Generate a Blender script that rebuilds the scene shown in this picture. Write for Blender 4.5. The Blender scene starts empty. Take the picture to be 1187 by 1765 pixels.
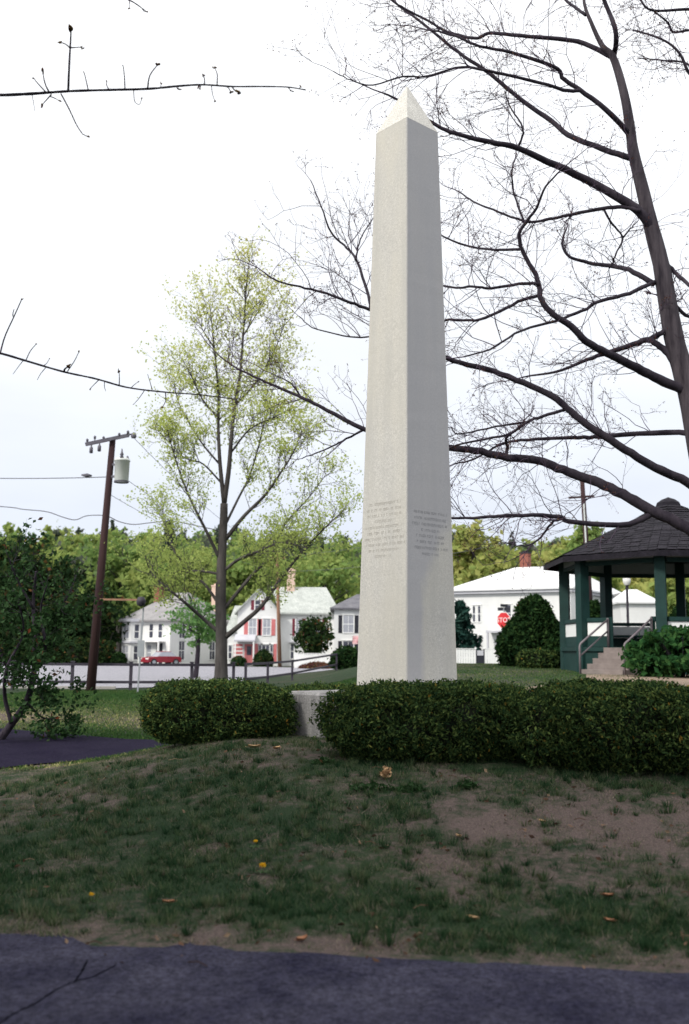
import bpy, math, random
import numpy as np
from mathutils import Vector, Matrix, noise

R = math.radians
rng = np.random.default_rng(7)
random.seed(7)
scene = bpy.context.scene
col = scene.collection

# ------------------------------------------------------------------ camera
PITCH, ROLL, CAM_Z, FPX = 7.9, 0.5, 1.6, 1716.0
cam_d = bpy.data.cameras.new('camera')
cam = bpy.data.objects.new('camera', cam_d)
col.objects.link(cam)
CAM_M = Matrix.Translation((0, 0, CAM_Z)) @ Matrix.Rotation(R(90 + PITCH), 4, 'X') @ Matrix.Rotation(R(ROLL), 4, 'Z')
cam.matrix_world = CAM_M
cam_d.sensor_fit = 'VERTICAL'
cam_d.sensor_height = 36.0
cam_d.sensor_width = 24.0
cam_d.lens = 35.0
cam_d.clip_start = 0.1
cam_d.clip_end = 3000
cam_d.dof.use_dof = True
cam_d.dof.focus_distance = 13.5
cam_d.dof.aperture_fstop = 1.6
scene.camera = cam

# ------------------------------------------------------------------ light
SUN_DIR = Vector((-0.64, -0.60, 0.70)).normalized()      # towards the sun
SUN_EL = math.asin(SUN_DIR.z)
SUN_AZ = math.atan2(SUN_DIR.x, SUN_DIR.y)
world = bpy.data.worlds.new('World')
scene.world = world
world.use_nodes = True
nt = world.node_tree
nt.nodes.clear()
wo = nt.nodes.new('ShaderNodeOutputWorld')
bg = nt.nodes.new('ShaderNodeBackground')
bg.inputs['Strength'].default_value = 0.1
sky = nt.nodes.new('ShaderNodeTexSky')
sky.sky_type = 'NISHITA'
sky.sun_disc = False
sky.sun_elevation = SUN_EL
sky.sun_rotation = SUN_AZ
tc = nt.nodes.new('ShaderNodeTexCoord')
sep = nt.nodes.new('ShaderNodeSeparateXYZ')
nt.links.new(tc.outputs['Generated'], sep.inputs[0])
# overcast cloud deck: brighter overhead than at the horizon
ramp = nt.nodes.new('ShaderNodeValToRGB')
ramp.color_ramp.elements[0].position = 0.0
ramp.color_ramp.elements[0].color = (6.3, 6.9, 8.3, 1)
ramp.color_ramp.elements[1].position = 1.0
ramp.color_ramp.elements[1].color = (17.5, 17.5, 17.5, 1)
e = ramp.color_ramp.elements.new(0.28)
e.color = (9.2, 9.5, 10.0, 1)
nt.links.new(sep.outputs['Z'], ramp.inputs[0])
mp = nt.nodes.new('ShaderNodeMapping')
mp.inputs['Scale'].default_value = (1.2, 1.2, 4.0)
nt.links.new(tc.outputs['Generated'], mp.inputs[0])
cn = nt.nodes.new('ShaderNodeTexNoise')
cn.inputs['Scale'].default_value = 2.2
cn.inputs['Detail'].default_value = 4
nt.links.new(mp.outputs[0], cn.inputs['Vector'])
cr = nt.nodes.new('ShaderNodeMapRange')
cr.inputs['From Min'].default_value = 0.3
cr.inputs['From Max'].default_value = 0.7
cr.inputs['To Min'].default_value = 0.92
cr.inputs['To Max'].default_value = 1.08
nt.links.new(cn.outputs['Fac'], cr.inputs['Value'])
mul = nt.nodes.new('ShaderNodeVectorMath')
mul.operation = 'SCALE'
nt.links.new(ramp.outputs[0], mul.inputs[0])
nt.links.new(cr.outputs[0], mul.inputs['Scale'])
mixs = nt.nodes.new('ShaderNodeMix')
mixs.data_type = 'RGBA'
mixs.inputs['Factor'].default_value = 0.93
nt.links.new(sky.outputs[0], mixs.inputs['A'])
nt.links.new(mul.outputs[0], mixs.inputs['B'])
nt.links.new(mixs.outputs['Result'], bg.inputs['Color'])
nt.links.new(bg.outputs[0], wo.inputs[0])

sun_d = bpy.data.lights.new('sun', 'SUN')
sun_d.energy = 2.5
sun_d.angle = R(10)
sun_d.color = (1.0, 0.96, 0.88)
sun = bpy.data.objects.new('sun', sun_d)
col.objects.link(sun)
sun.rotation_euler = SUN_DIR.to_track_quat('Z', 'Y').to_euler()

scene.view_settings.view_transform = 'Standard'
scene.view_settings.look = 'None'
scene.view_settings.exposure = 0.2
scene.view_settings.gamma = 1.0
scene.view_settings.use_curve_mapping = False

# ------------------------------------------------------------------ helpers
CM3 = CAM_M.to_3x3()


def P(px, py, D):
    """the world point whose depth (world y) is D behind pixel px, py of the photograph"""
    d = CM3 @ Vector(((px - 593.5) / FPX, -(py - 882.5) / FPX, -1.0))
    t = D / d.y
    return np.array((d.x * t, D, CAM_Z + d.z * t))


def XZ(px, D, py=1120):
    return P(px, py, D)[0]


def S(a, b, x):
    t = np.clip((x - a) / (b - a), 0, 1)
    return t * t * (3 - 2 * t)


def lerp(a, b, t):
    return a + (b - a) * t


def path_edge(x):
    return 5.68 - 0.14 * x


def gz(x, y):
    """height of the ground"""
    x = np.asarray(x, float)
    y = np.asarray(y, float)
    x0 = np.interp(y, [10, 16, 45, 70, 100], [1.0, -0.8, -3.4, -3.0, 0.0])
    hr = np.interp(y, [9, 13, 20, 33, 45, 80, 100, 130], [0, .3, .82, .9, 1.04, .62, .4, 0.0])
    r = hr * S(0, 6.0, x - x0)
    ax = np.where(x < 1, 5.4, 8.5)
    ay = np.where(y < 12.6, 12.6 - path_edge(x) + 0.1, 5.0)
    d = np.sqrt(((x - 1.0) / ax) ** 2 + ((y - 12.6) / ay) ** 2)
    m = 0.52 * (1 - S(0.36, 1.0, d))
    hill = 22 * S(125, 290, y + 0.10 * np.abs(x - 10)) + 4 * S(250, 330, y)
    return r + m * (1 - np.clip(r / 1.0, 0, 1)) + hill


def fbm(x, y, s, seed=0.0):
    return noise.fractal(Vector((x * s, y * s, seed)), 1.0, 2.0, 3)


class MB:
    def __init__(self):
        self.v, self.t, self.n = [], [], 0
        self.f = {3: [], 4: []}
        self.big = []

    def add(self, verts, faces, tint=0.0):
        verts = np.asarray(verts, float).reshape(-1, 3)
        k = len(verts)
        self.v.append(verts)
        self.t.append(np.full(k, tint, float) if np.isscalar(tint) else np.asarray(tint, float))
        if isinstance(faces, np.ndarray):
            self.f[faces.shape[1]].append(faces + self.n)
        else:
            for f in faces:
                if len(f) in (3, 4):
                    self.f[len(f)].append(np.array([f]) + self.n)
                else:
                    self.big.append([i + self.n for i in f])
        self.n += k
        return self

    def box(self, x0, x1, y0, y1, z0, z1, tint=0.0):
        v = [(x, y, z) for z in (z0, z1) for y in (y0, y1) for x in (x0, x1)]
        f = np.array([(0, 2, 3, 1), (4, 5, 7, 6), (0, 1, 5, 4), (2, 6, 7, 3), (0, 4, 6, 2), (1, 3, 7, 5)])
        return self.add(v, f, tint)

    def bar(self, a, b, w, h=None, up=(0, 0, 1)):
        """square bar from a to b"""
        h = h or w
        a, b = Vector(a), Vector(b)
        d = (b - a).normalized()
        u = Vector(up)
        if abs(d.dot(u)) > 0.98:
            u = Vector((1, 0, 0))
        s = d.cross(u).normalized()
        u = s.cross(d)
        v = []
        for p in (a, b):
            for i, j in ((-1, -1), (1, -1), (1, 1), (-1, 1)):
                v.append(p + s * (w / 2 * i) + u * (h / 2 * j))
        f = [(0, 3, 2, 1), (4, 5, 6, 7), (0, 1, 5, 4), (1, 2, 6, 5), (2, 3, 7, 6), (3, 0, 4, 7)]
        return self.add([tuple(q) for q in v], np.array(f))

    def tube(self, pts, rad, sides=6, tint=0.0, cap=True):
        pts = np.asarray(pts, float)
        n = len(pts)
        rad = np.full(n, rad) if np.isscalar(rad) else np.asarray(rad, float)
        t = np.empty_like(pts)
        t[1:-1] = pts[2:] - pts[:-2]
        t[0] = pts[1] - pts[0]
        t[-1] = pts[-1] - pts[-2]
        t /= np.linalg.norm(t, axis=1)[:, None] + 1e-9
        ref = np.array((0.31, 0.93, 0.17))
        if abs(t.mean(0) @ ref) > 0.9:
            ref = np.array((0.9, 0.1, 0.4))
        a = np.cross(t, ref)
        a /= np.linalg.norm(a, axis=1)[:, None] + 1e-9
        b = np.cross(t, a)
        th = np.arange(sides) * 2 * math.pi / sides
        v = pts[:, None, :] + rad[:, None, None] * (np.cos(th)[None, :, None] * a[:, None, :] + np.sin(th)[None, :, None] * b[:, None, :])
        i = np.arange(n - 1)[:, None] * sides
        j = np.arange(sides)[None, :]
        k = (j + 1) % sides
        f = np.stack([i + j, i + k, i + sides + k, i + sides + j], -1).reshape(-1, 4)
        base = self.n
        self.add(v.reshape(-1, 3), f, tint)
        if cap and sides > 3:
            self.big.append([base + q for q in range(sides)][::-1])
            self.big.append([base + (n - 1) * sides + q for q in range(sides)])
        return self

    def lathe(self, prof, c=(0, 0, 0), sides=16):
        prof = np.asarray(prof, float)
        th = np.arange(sides) * 2 * math.pi / sides
        v = np.stack([prof[:, 0, None] * np.cos(th) + c[0], prof[:, 0, None] * np.sin(th) + c[1],
                      np.repeat(prof[:, 1, None], sides, 1) + c[2]], -1)
        n = len(prof)
        i = np.arange(n - 1)[:, None] * sides
        j = np.arange(sides)[None, :]
        k = (j + 1) % sides
        f = np.stack([i + j, i + k, i + sides + k, i + sides + j], -1).reshape(-1, 4)
        return self.add(v.reshape(-1, 3), f)

    def leaves(self, c, size, elong=1.6, tint=0.0, updown=None, jitter=0.35):
        c = np.asarray(c, float)
        n = len(c)
        u = rng.normal(size=(n, 3))
        if updown is not None:
            u[:, 2] *= updown
        u /= np.linalg.norm(u, axis=1)[:, None] + 1e-9
        w = rng.normal(size=(n, 3))
        w = np.cross(u, w)
        w /= np.linalg.norm(w, axis=1)[:, None] + 1e-9
        nn = np.cross(u, w)
        s = size * (1 + jitter * rng.uniform(-1, 1, n))[:, None]
        e_ = s * elong * 0.5
        h = s * 0.5
        v = np.stack([c - u * e_, c + w * h * 0.9 + nn * h * 0.25 - u * e_ * 0.1, c + u * e_, c - w * h * 0.9 + nn * h * 0.25 - u * e_ * 0.1], 1)
        f = np.arange(n * 4).reshape(n, 4)
        t = tint if np.isscalar(tint) else np.repeat(tint, 4)
        return self.add(v.reshape(-1, 3), f, t)

    def build(self, name, mat, parent=None, smooth=False):
        v = np.concatenate(self.v) if self.v else np.zeros((0, 3))
        loops, starts, tot = [], [], []
        pos = 0
        for k in (3, 4):
            if self.f[k]:
                fa = np.concatenate(self.f[k])
                loops.append(fa.ravel())
                starts.append(pos + np.arange(len(fa)) * k)
                tot.append(np.full(len(fa), k))
                pos += fa.size
        for f in self.big:
            loops.append(np.array(f))
            starts.append(np.array([pos]))
            tot.append(np.array([len(f)]))
            pos += len(f)
        loops = np.concatenate(loops).astype(np.int32)
        starts = np.concatenate(starts).astype(np.int32)
        tot = np.concatenate(tot).astype(np.int32)
        me = bpy.data.meshes.new(name)
        me.vertices.add(len(v))
        me.vertices.foreach_set('co', v.astype(np.float32).ravel())
        me.loops.add(len(loops))
        me.loops.foreach_set('vertex_index', loops)
        me.polygons.add(len(starts))
        me.polygons.foreach_set('loop_start', starts)
        me.polygons.foreach_set('loop_total', tot)
        me.polygons.foreach_set('use_smooth', np.full(len(starts), bool(smooth)))
        at = me.attributes.new('tint', 'FLOAT', 'POINT')
        at.data.foreach_set('value', np.concatenate(self.t).astype(np.float32))
        me.update(calc_edges=True)
        me.validate()
        if mat:
            me.materials.append(mat)
        o = bpy.data.objects.new(name, me)
        col.objects.link(o)
        if parent:
            o.parent = parent
        return o


def tag(o, label=None, cat=None, group=None, kind=None):
    if label:
        o['label'] = label
    if cat:
        o['category'] = cat
    if group:
        o['group'] = group
    if kind:
        o['kind'] = kind
    return o


def empty(name, loc, label, cat, group=None, rz=0.0):
    o = bpy.data.objects.new(name, None)
    o.empty_display_size = 0.2
    col.objects.link(o)
    o.location = loc
    o.rotation_euler.z = rz
    return tag(o, label, cat, group)


# ------------------------------------------------------------------ materials
def new_mat(name):
    m = bpy.data.materials.new(name)
    m.use_nodes = True
    n = m.node_tree
    n.nodes.clear()
    out = n.nodes.new('ShaderNodeOutputMaterial')
    return m, n, out


def rgb(c):
    return (c[0], c[1], c[2], 1.0)


def mixc(n, fac, a, b, mode='MIX'):
    x = n.nodes.new('ShaderNodeMix')
    x.data_type = 'RGBA'
    x.blend_type = mode
    for key, val in (('Factor', fac), ('A', a), ('B', b)):
        if hasattr(val, 'links'):
            n.links.new(val, x.inputs[key])
        elif key == 'Factor':
            x.inputs[key].default_value = val
        else:
            x.inputs[key].default_value = rgb(val)
    return x.outputs['Result']


def noise_node(n, scale, detail=4, rough=0.55, stretch=None, dist=0.0, coord='Object'):
    t = n.nodes.new('ShaderNodeTexCoord')
    src = t.outputs[coord]
    if stretch:
        m = n.nodes.new('ShaderNodeMapping')
        m.inputs['Scale'].default_value = stretch
        n.links.new(src, m.inputs[0])
        src = m.outputs[0]
    x = n.nodes.new('ShaderNodeTexNoise')
    x.inputs['Scale'].default_value = scale
    x.inputs['Detail'].default_value = detail
    x.inputs['Roughness'].default_value = rough
    x.inputs['Distortion'].default_value = dist
    n.links.new(src, x.inputs['Vector'])
    return x.outputs['Fac']


def rampf(n, src, lo, hi, a=0.0, b=1.0):
    m = n.nodes.new('ShaderNodeMapRange')
    m.inputs['From Min'].default_value = lo
    m.inputs['From Max'].default_value = hi
    m.inputs['To Min'].default_value = a
    m.inputs['To Max'].default_value = b
    n.links.new(src, m.inputs['Value'])
    return m.outputs[0]


def surf(name, c1, c2=None, scale=4.0, rough=0.8, bump=0.0, bscale=None, stretch=None, metal=0.0, fine=None, spec=0.3):
    m, n, out = new_mat(name)
    p = n.nodes.new('ShaderNodeBsdfPrincipled')
    p.inputs['Roughness'].default_value = rough
    p.inputs['Metallic'].default_value = metal
    p.inputs['Specular IOR Level'].default_value = spec
    c = None
    if c2:
        f = rampf(n, noise_node(n, scale, 5, 0.6, stretch), 0.3, 0.7)
        c = mixc(n, f, c1, c2)
        if fine:
            f2 = rampf(n, noise_node(n, fine, 2, 0.6), 0.35, 0.65, 0.75, 1.25)
            v = n.nodes.new('ShaderNodeVectorMath')
            v.operation = 'SCALE'
            n.links.new(c, v.inputs[0])
            n.links.new(f2, v.inputs['Scale'])
            c = v.outputs[0]
        n.links.new(c, p.inputs['Base Color'])
    else:
        p.inputs['Base Color'].default_value = rgb(c1)
    if bump:
        b = n.nodes.new('ShaderNodeBump')
        b.inputs['Strength'].default_value = bump
        b.inputs['Distance'].default_value = 0.02
        n.links.new(noise_node(n, bscale or scale * 6, 4, 0.6, stretch), b.inputs['Height'])
        n.links.new(b.outputs[0], p.inputs['Normal'])
    n.links.new(p.outputs[0], out.inputs[0])
    return m


def leafmat(name, stops, trans=0.35, use_tint=False, clump=0.0):
    """leaf colours picked per leaf (mesh island) from a ramp, some light through the leaf"""
    m, n, out = new_mat(name)
    g = n.nodes.new('ShaderNodeNewGeometry')
    rp = n.nodes.new('ShaderNodeValToRGB')
    el = rp.color_ramp.elements
    for i, (pos, c) in enumerate(stops):
        x = el[i] if i < 2 else el.new(pos)
        x.position = pos
        x.color = rgb(c)
    src = g.outputs['Random Per Island']
    if use_tint:
        at = n.nodes.new('ShaderNodeAttribute')
        at.attribute_name = 'tint'
        ad = n.nodes.new('ShaderNodeMath')
        ad.operation = 'MULTIPLY_ADD'
        n.links.new(src, ad.inputs[0])
        ad.inputs[1].default_value = 0.22
        n.links.new(at.outputs['Fac'], ad.inputs[2])
        src = ad.outputs[0]
    elif clump:
        f = rampf(n, noise_node(n, clump, 2), 0.3, 0.7, -0.35, 0.35)
        ad = n.nodes.new('ShaderNodeMath')
        ad.operation = 'ADD'
        n.links.new(src, ad.inputs[0])
        n.links.new(f, ad.inputs[1])
        src = ad.outputs[0]
    n.links.new(src, rp.inputs[0])
    d = n.nodes.new('ShaderNodeBsdfDiffuse')
    n.links.new(rp.outputs[0], d.inputs[0])
    if trans:
        t = n.nodes.new('ShaderNodeBsdfTranslucent')
        n.links.new(rp.outputs[0], t.inputs[0])
        mx = n.nodes.new('ShaderNodeMixShader')
        mx.inputs[0].default_value = trans
        n.links.new(d.outputs[0], mx.inputs[1])
        n.links.new(t.outputs[0], mx.inputs[2])
        n.links.new(mx.outputs[0], out.inputs[0])
    else:
        n.links.new(d.outputs[0], out.inputs[0])
    return m


def ground_mat():
    m, n, out = new_mat('turf')
    p = n.nodes.new('ShaderNodeBsdfPrincipled')
    p.inputs['Roughness'].default_value = 0.95
    p.inputs['Specular IOR Level'].default_value = 0.1
    at = n.nodes.new('ShaderNodeAttribute')
    at.attribute_name = 'tint'
    n1 = noise_node(n, 14, 6, 0.7)
    n2 = noise_node(n, 1.1, 4, 0.6)
    n3 = noise_node(n, 70, 3, 0.7)
    ad = n.nodes.new('ShaderNodeMath')
    ad.operation = 'ADD'
    n.links.new(at.outputs['Fac'], ad.inputs[0])
    n.links.new(rampf(n, n1, 0.3, 0.7, -0.42, 0.42), ad.inputs[1])
    green = mixc(n, rampf(n, n2, 0.3, 0.7), (0.016, 0.034, 0.016), (0.030, 0.048, 0.022))
    straw = mixc(n, rampf(n, n3, 0.3, 0.7), (0.054, 0.040, 0.038), (0.165, 0.125, 0.110))
    c = mixc(n, rampf(n, ad.outputs[0], 0.2, 0.8), green, straw)
    n.links.new(c, p.inputs['Base Color'])
    b = n.nodes.new('ShaderNodeBump')
    b.inputs['Strength'].default_value = 0.6
    b.inputs['Distance'].default_value = 0.03
    n.links.new(n3, b.inputs['Height'])
    n.links.new(b.outputs[0], p.inputs['Normal'])
    n.links.new(p.outputs[0], out.inputs[0])
    return m


def asphalt(name, c1, c2, crack=False):
    m, n, out = new_mat(name)
    p = n.nodes.new('ShaderNodeBsdfPrincipled')
    p.inputs['Roughness'].default_value = 0.95
    p.inputs['Specular IOR Level'].default_value = 0.04
    big = rampf(n, noise_node(n, 1.6, 7, 0.75), 0.32, 0.68)
    c = mixc(n, big, c1, c2)
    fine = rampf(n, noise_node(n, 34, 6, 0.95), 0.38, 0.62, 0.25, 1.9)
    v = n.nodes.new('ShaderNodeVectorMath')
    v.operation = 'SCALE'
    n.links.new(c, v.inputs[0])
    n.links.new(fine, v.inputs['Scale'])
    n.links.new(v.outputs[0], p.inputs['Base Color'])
    b = n.nodes.new('ShaderNodeBump')
    b.inputs['Strength'].default_value = 0.7
    b.inputs['Distance'].default_value = 0.012
    n.links.new(noise_node(n, 95, 3, 0.75), b.inputs['Height'])
    n.links.new(b.outputs[0], p.inputs['Normal'])
    n.links.new(p.outputs[0], out.inputs[0])
    return m


def granite(name, damp):
    """pale granite: speckle, yellowish streaks on one face and a damp grey stain on the other"""
    m, n, out = new_mat(name)
    p = n.nodes.new('ShaderNodeBsdfPrincipled')
    p.inputs['Roughness'].default_value = 0.8
    p.inputs['Specular IOR Level'].default_value = 0.25
    sp = rampf(n, noise_node(n, 75, 3, 0.8), 0.3, 0.7)
    c = mixc(n, sp, (0.36, 0.35, 0.33), (0.70, 0.68, 0.635))
    c = mixc(n, rampf(n, noise_node(n, 28, 3, 0.7), 0.42, 0.7, 0.0, 0.5), c, (0.36, 0.35, 0.33))
    cl = rampf(n, noise_node(n, 1.3, 5, 0.6, (1, 1, 0.35)), 0.35, 0.7)
    c = mixc(n, rampf(n, cl, 0, 1, 0, .6), c, (0.58, 0.545, 0.46))
    st = rampf(n, noise_node(n, 5, 4, 0.6, (1, 1, 0.08)), 0.45, 0.7, 0.0, 0.6)
    c = mixc(n, st, c, (0.44, 0.43, 0.40))
    if damp:
        t = n.nodes.new('ShaderNodeTexCoord')
        s = n.nodes.new('ShaderNodeSeparateXYZ')
        n.links.new(t.outputs['Object'], s.inputs[0])
        # face +x (local) is the right-hand face: damp above a slanting edge and down its left part
        nz = rampf(n, noise_node(n, 2.2, 4, 0.6), 0.2, 0.8, -0.22, 0.22)

        def math_(op, a, b, c_=None):
            q = n.nodes.new('ShaderNodeMath')
            q.operation = op
            for i, val in enumerate((a, b, c_)):
                if val is None:
                    continue
                if hasattr(val, 'links'):
                    n.links.new(val, q.inputs[i])
                else:
                    q.inputs[i].default_value = val
            return q.outputs[0]
        z = math_('ADD', s.outputs['Z'], nz)
        # dry where z < 2.1 - 1.2*(0.35 - y)... : edge falls from right to left
        edge = math_('MULTIPLY_ADD', s.outputs['Y'], 1.7, 1.55)
        above = rampf(n, math_('SUBTRACT', z, edge), -0.12, 0.22)
        nx = rampf(n, noise_node(n, 1.5, 3), 0.2, 0.8, -0.05, 0.05)
        left = rampf(n, math_('ADD', s.outputs['Y'], nx), -0.12, -0.21)
        wet = math_('MAXIMUM', above, left)
        face = rampf(n, math_('SUBTRACT', s.outputs['X'], math_('ABSOLUTE', s.outputs['Y'], 0)), -0.03, 0.03)
        f = math_('MULTIPLY', wet, face)
        f = math_('MULTIPLY', f, 0.60)
        c = mixc(n, f, c, (0.36, 0.36, 0.40))
    n.links.new(c, p.inputs['Base Color'])
    b = n.nodes.new('ShaderNodeBump')
    b.inputs['Strength'].default_value = 0.25
    b.inputs['Distance'].default_value = 0.006
    n.links.new(noise_node(n, 60, 4, 0.7), b.inputs['Height'])
    n.links.new(b.outputs[0], p.inputs['Normal'])
    n.links.new(p.outputs[0], out.inputs[0])
    return m


def boards(name, c1, c2, per=7.0, rough=0.6):
    """painted clapboard with the shadow line of each board as bump"""
    m, n, out = new_mat(name)
    p = n.nodes.new('ShaderNodeBsdfPrincipled')
    p.inputs['Roughness'].default_value = rough
    f = rampf(n, noise_node(n, 0.8, 5, 0.65, (1, 1, 0.5)), 0.3, 0.7)
    c = mixc(n, f, c1, c2)
    n.links.new(c, p.inputs['Base Color'])
    t = n.nodes.new('ShaderNodeTexCoord')
    w = n.nodes.new('ShaderNodeTexWave')
    w.wave_type = 'BANDS'
    w.bands_direction = 'Z'
    w.wave_profile = 'SAW'
    w.inputs['Scale'].default_value = per * 0.16
    n.links.new(t.outputs['Object'], w.inputs['Vector'])
    b = n.nodes.new('ShaderNodeBump')
    b.inputs['Strength'].default_value = 0.5
    b.inputs['Distance'].default_value = 0.02
    n.links.new(w.outputs['Fac'], b.inputs['Height'])
    n.links.new(b.outputs[0], p.inputs['Normal'])
    n.links.new(p.outputs[0], out.inputs[0])
    return m


M = {}
M['turf'] = ground_mat()
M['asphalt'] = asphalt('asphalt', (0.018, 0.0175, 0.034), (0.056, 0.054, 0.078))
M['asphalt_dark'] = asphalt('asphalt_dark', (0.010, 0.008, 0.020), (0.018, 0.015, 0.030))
M['asphalt_road'] = asphalt('asphalt_road', (0.22, 0.215, 0.24), (0.29, 0.285, 0.31))
M['kerb'] = surf('kerb', (0.35, 0.33, 0.31), (0.45, 0.43, 0.41), 2)
M['granite'] = granite('granite', True)
M['granite_plain'] = granite('granite_plain', False)
M['granite_cut'] = surf('granite_cut', (0.30, 0.285, 0.25), (0.36, 0.34, 0.31), 20, 0.9)
M['bark'] = surf('bark', (0.014, 0.010, 0.018), (0.046, 0.037, 0.048), 6, 0.95, 0.8, 22, (1, 1, 0.25))
M['bark_grey'] = surf('bark_grey', (0.035, 0.030, 0.030), (0.10, 0.09, 0.085), 5, 0.95, 0.8, 18, (1, 1, 0.25))
M['twig'] = surf('twig', (0.040, 0.026, 0.050), (0.085, 0.058, 0.085), 8, 0.9)
M['pole'] = surf('pole', (0.026, 0.012, 0.016), (0.060, 0.030, 0.028), 3, 0.9, 0.5, 20, (1, 1, 0.06))
M['pole_tan'] = surf('pole_tan', (0.20, 0.11, 0.07), (0.30, 0.17, 0.11), 3, 0.9, 0.5, 20, (1, 1, 0.06))
M['dark_metal'] = surf('dark_metal', (0.035, 0.03, 0.045), (0.06, 0.052, 0.07), 3, 0.6)
M['grey_metal'] = surf('grey_metal', (0.28, 0.30, 0.33), (0.38, 0.40, 0.42), 3, 0.5, spec=0.5)
M['transformer'] = surf('transformer', (0.58, 0.61, 0.60), (0.68, 0.70, 0.68), 2, 0.5)
M['insulator'] = surf('insulator', (0.09, 0.085, 0.11), (0.15, 0.14, 0.17), 3, 0.4)
M['wire'] = surf('wire', (0.12, 0.115, 0.14))
M['white'] = boards('white_clapboard', (0.70, 0.70, 0.69), (0.80, 0.80, 0.785))
M['white_trim'] = surf('white_trim', (0.78, 0.78, 0.77), (0.86, 0.86, 0.84), 1.5, 0.5)
M['trim_grey'] = surf('grey_trim', (0.46, 0.46, 0.50), (0.54, 0.54, 0.57), 1.5, 0.6)  # mid grey trim of cornices, hoods and the gate panel
M['roof_grey'] = surf('roof_grey', (0.21, 0.20, 0.205), (0.31, 0.30, 0.30), 1.6, 0.85, 0.5, 6, fine=12)
M['roof_pale'] = surf('roof_pale', (0.34, 0.36, 0.34), (0.46, 0.48, 0.45), 1.6, 0.85, 0.5, 6, fine=12)
M['roof_dark'] = surf('roof_dark', (0.10, 0.10, 0.115), (0.17, 0.165, 0.18), 1.6, 0.85, 0.5, 6, fine=12)
M['roof_white'] = surf('roof_white', (0.64, 0.645, 0.65), (0.78, 0.78, 0.78), 0.6, 0.45, spec=0.5)
M['brick'] = surf('brick', (0.19, 0.065, 0.05), (0.29, 0.11, 0.08), 7, 0.9)
M['brick_pale'] = surf('brick_pale', (0.55, 0.38, 0.30), (0.68, 0.52, 0.42), 7, 0.9)
M['soot'] = surf('soot', (0.03, 0.025, 0.03))
M['glass'] = surf('glass', (0.022, 0.022, 0.035), (0.10, 0.105, 0.14), 1.2, 0.15, spec=0.5)
M['curtain'] = surf('curtain_glass', (0.30, 0.31, 0.36), (0.42, 0.43, 0.47), 1.2, 0.25, spec=0.5)
M['shutter_black'] = surf('shutter_black', (0.018, 0.02, 0.03), (0.03, 0.03, 0.04), 3, 0.6)
M['shutter_pink'] = surf('shutter_pink', (0.52, 0.14, 0.15), (0.62, 0.21, 0.21), 3, 0.6)
M['shutter_maroon'] = surf('shutter_maroon', (0.16, 0.025, 0.045), (0.22, 0.04, 0.06), 3, 0.6)
M['red_sign'] = surf('red_sign', (0.62, 0.03, 0.04), (0.68, 0.04, 0.05), 3, 0.4)
M['sign_white'] = surf('sign_white', (0.85, 0.80, 0.80))
M['car_red'] = surf('car_red', (0.22, 0.010, 0.022), (0.28, 0.015, 0.028), 2, 0.25, spec=0.6)
M['tyre'] = surf('tyre', (0.02, 0.02, 0.022))
M['lamp_glass'] = surf('lamp_glass', (0.75, 0.74, 0.70), (0.82, 0.81, 0.78), 2, 0.3)
M['gazebo_green'] = surf('gazebo_green', (0.005, 0.028, 0.025), (0.010, 0.044, 0.039), 2.5, 0.6, 0.2, 12)
M['gazebo_roof'] = surf('gazebo_roof', (0.006, 0.005, 0.009), (0.018, 0.015, 0.022), 2.2, 0.95, 0.9, 7, fine=9)
M['gazebo_frieze'] = surf('gazebo_frieze', (0.42, 0.42, 0.44), (0.52, 0.52, 0.54), 2, 0.8)
M['concrete'] = surf('concrete', (0.17, 0.14, 0.13), (0.26, 0.22, 0.205), 3, 0.9, 0.3, 20)
M['rail_metal'] = surf('rail_metal', (0.13, 0.11, 0.12), (0.20, 0.17, 0.18), 3, 0.5)
M['rail_wood'] = surf('rail_wood', (0.15, 0.10, 0.08), (0.20, 0.14, 0.11), 3, 0.7)
M['dirt'] = surf('dirt', (0.19, 0.135, 0.10), (0.28, 0.21, 0.165), 3, 0.95, 0.5, 30)
M['yew'] = leafmat('yew', [(0.0, (0.012, 0.030, 0.014)), (0.55, (0.046, 0.082, 0.028)), (0.985, (0.13, 0.175, 0.050)), (0.998, (0.30, 0.17, 0.03))], 0.15)
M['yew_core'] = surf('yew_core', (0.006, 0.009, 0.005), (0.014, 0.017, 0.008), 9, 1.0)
M['shrub_dark'] = leafmat('shrub_dark', [(0.0, (0.008, 0.022, 0.009)), (0.6, (0.018, 0.042, 0.014)), (1.0, (0.035, 0.065, 0.02))], 0.1)
M['spruce'] = leafmat('spruce', [(0.0, (0.010, 0.032, 0.026)), (0.6, (0.020, 0.052, 0.042)), (1.0, (0.035, 0.075, 0.058))], 0.1)
M['bush_green'] = leafmat('bush_green', [(0.0, (0.016, 0.055, 0.020)), (0.6, (0.030, 0.085, 0.026)), (1.0, (0.055, 0.12, 0.035))], 0.25)
M['leaf_spring'] = leafmat('leaf_spring', [(0.0, (0.22, 0.32, 0.085)), (0.5, (0.48, 0.55, 0.17)), (0.85, (0.66, 0.66, 0.24)), (1.0, (0.48, 0.38, 0.16))], 0.5, True)
M['leaf_young'] = leafmat('leaf_young', [(0.0, (0.09, 0.19, 0.06)), (0.6, (0.14, 0.27, 0.09)), (1.0, (0.20, 0.33, 0.11))], 0.4)
M['leaf_crab'] = leafmat('leaf_crab', [(0.0, (0.015, 0.035, 0.012)), (0.6, (0.035, 0.075, 0.028)), (0.97, (0.06, 0.11, 0.05)), (1.0, (0.13, 0.04, 0.02))], 0.25)
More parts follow.
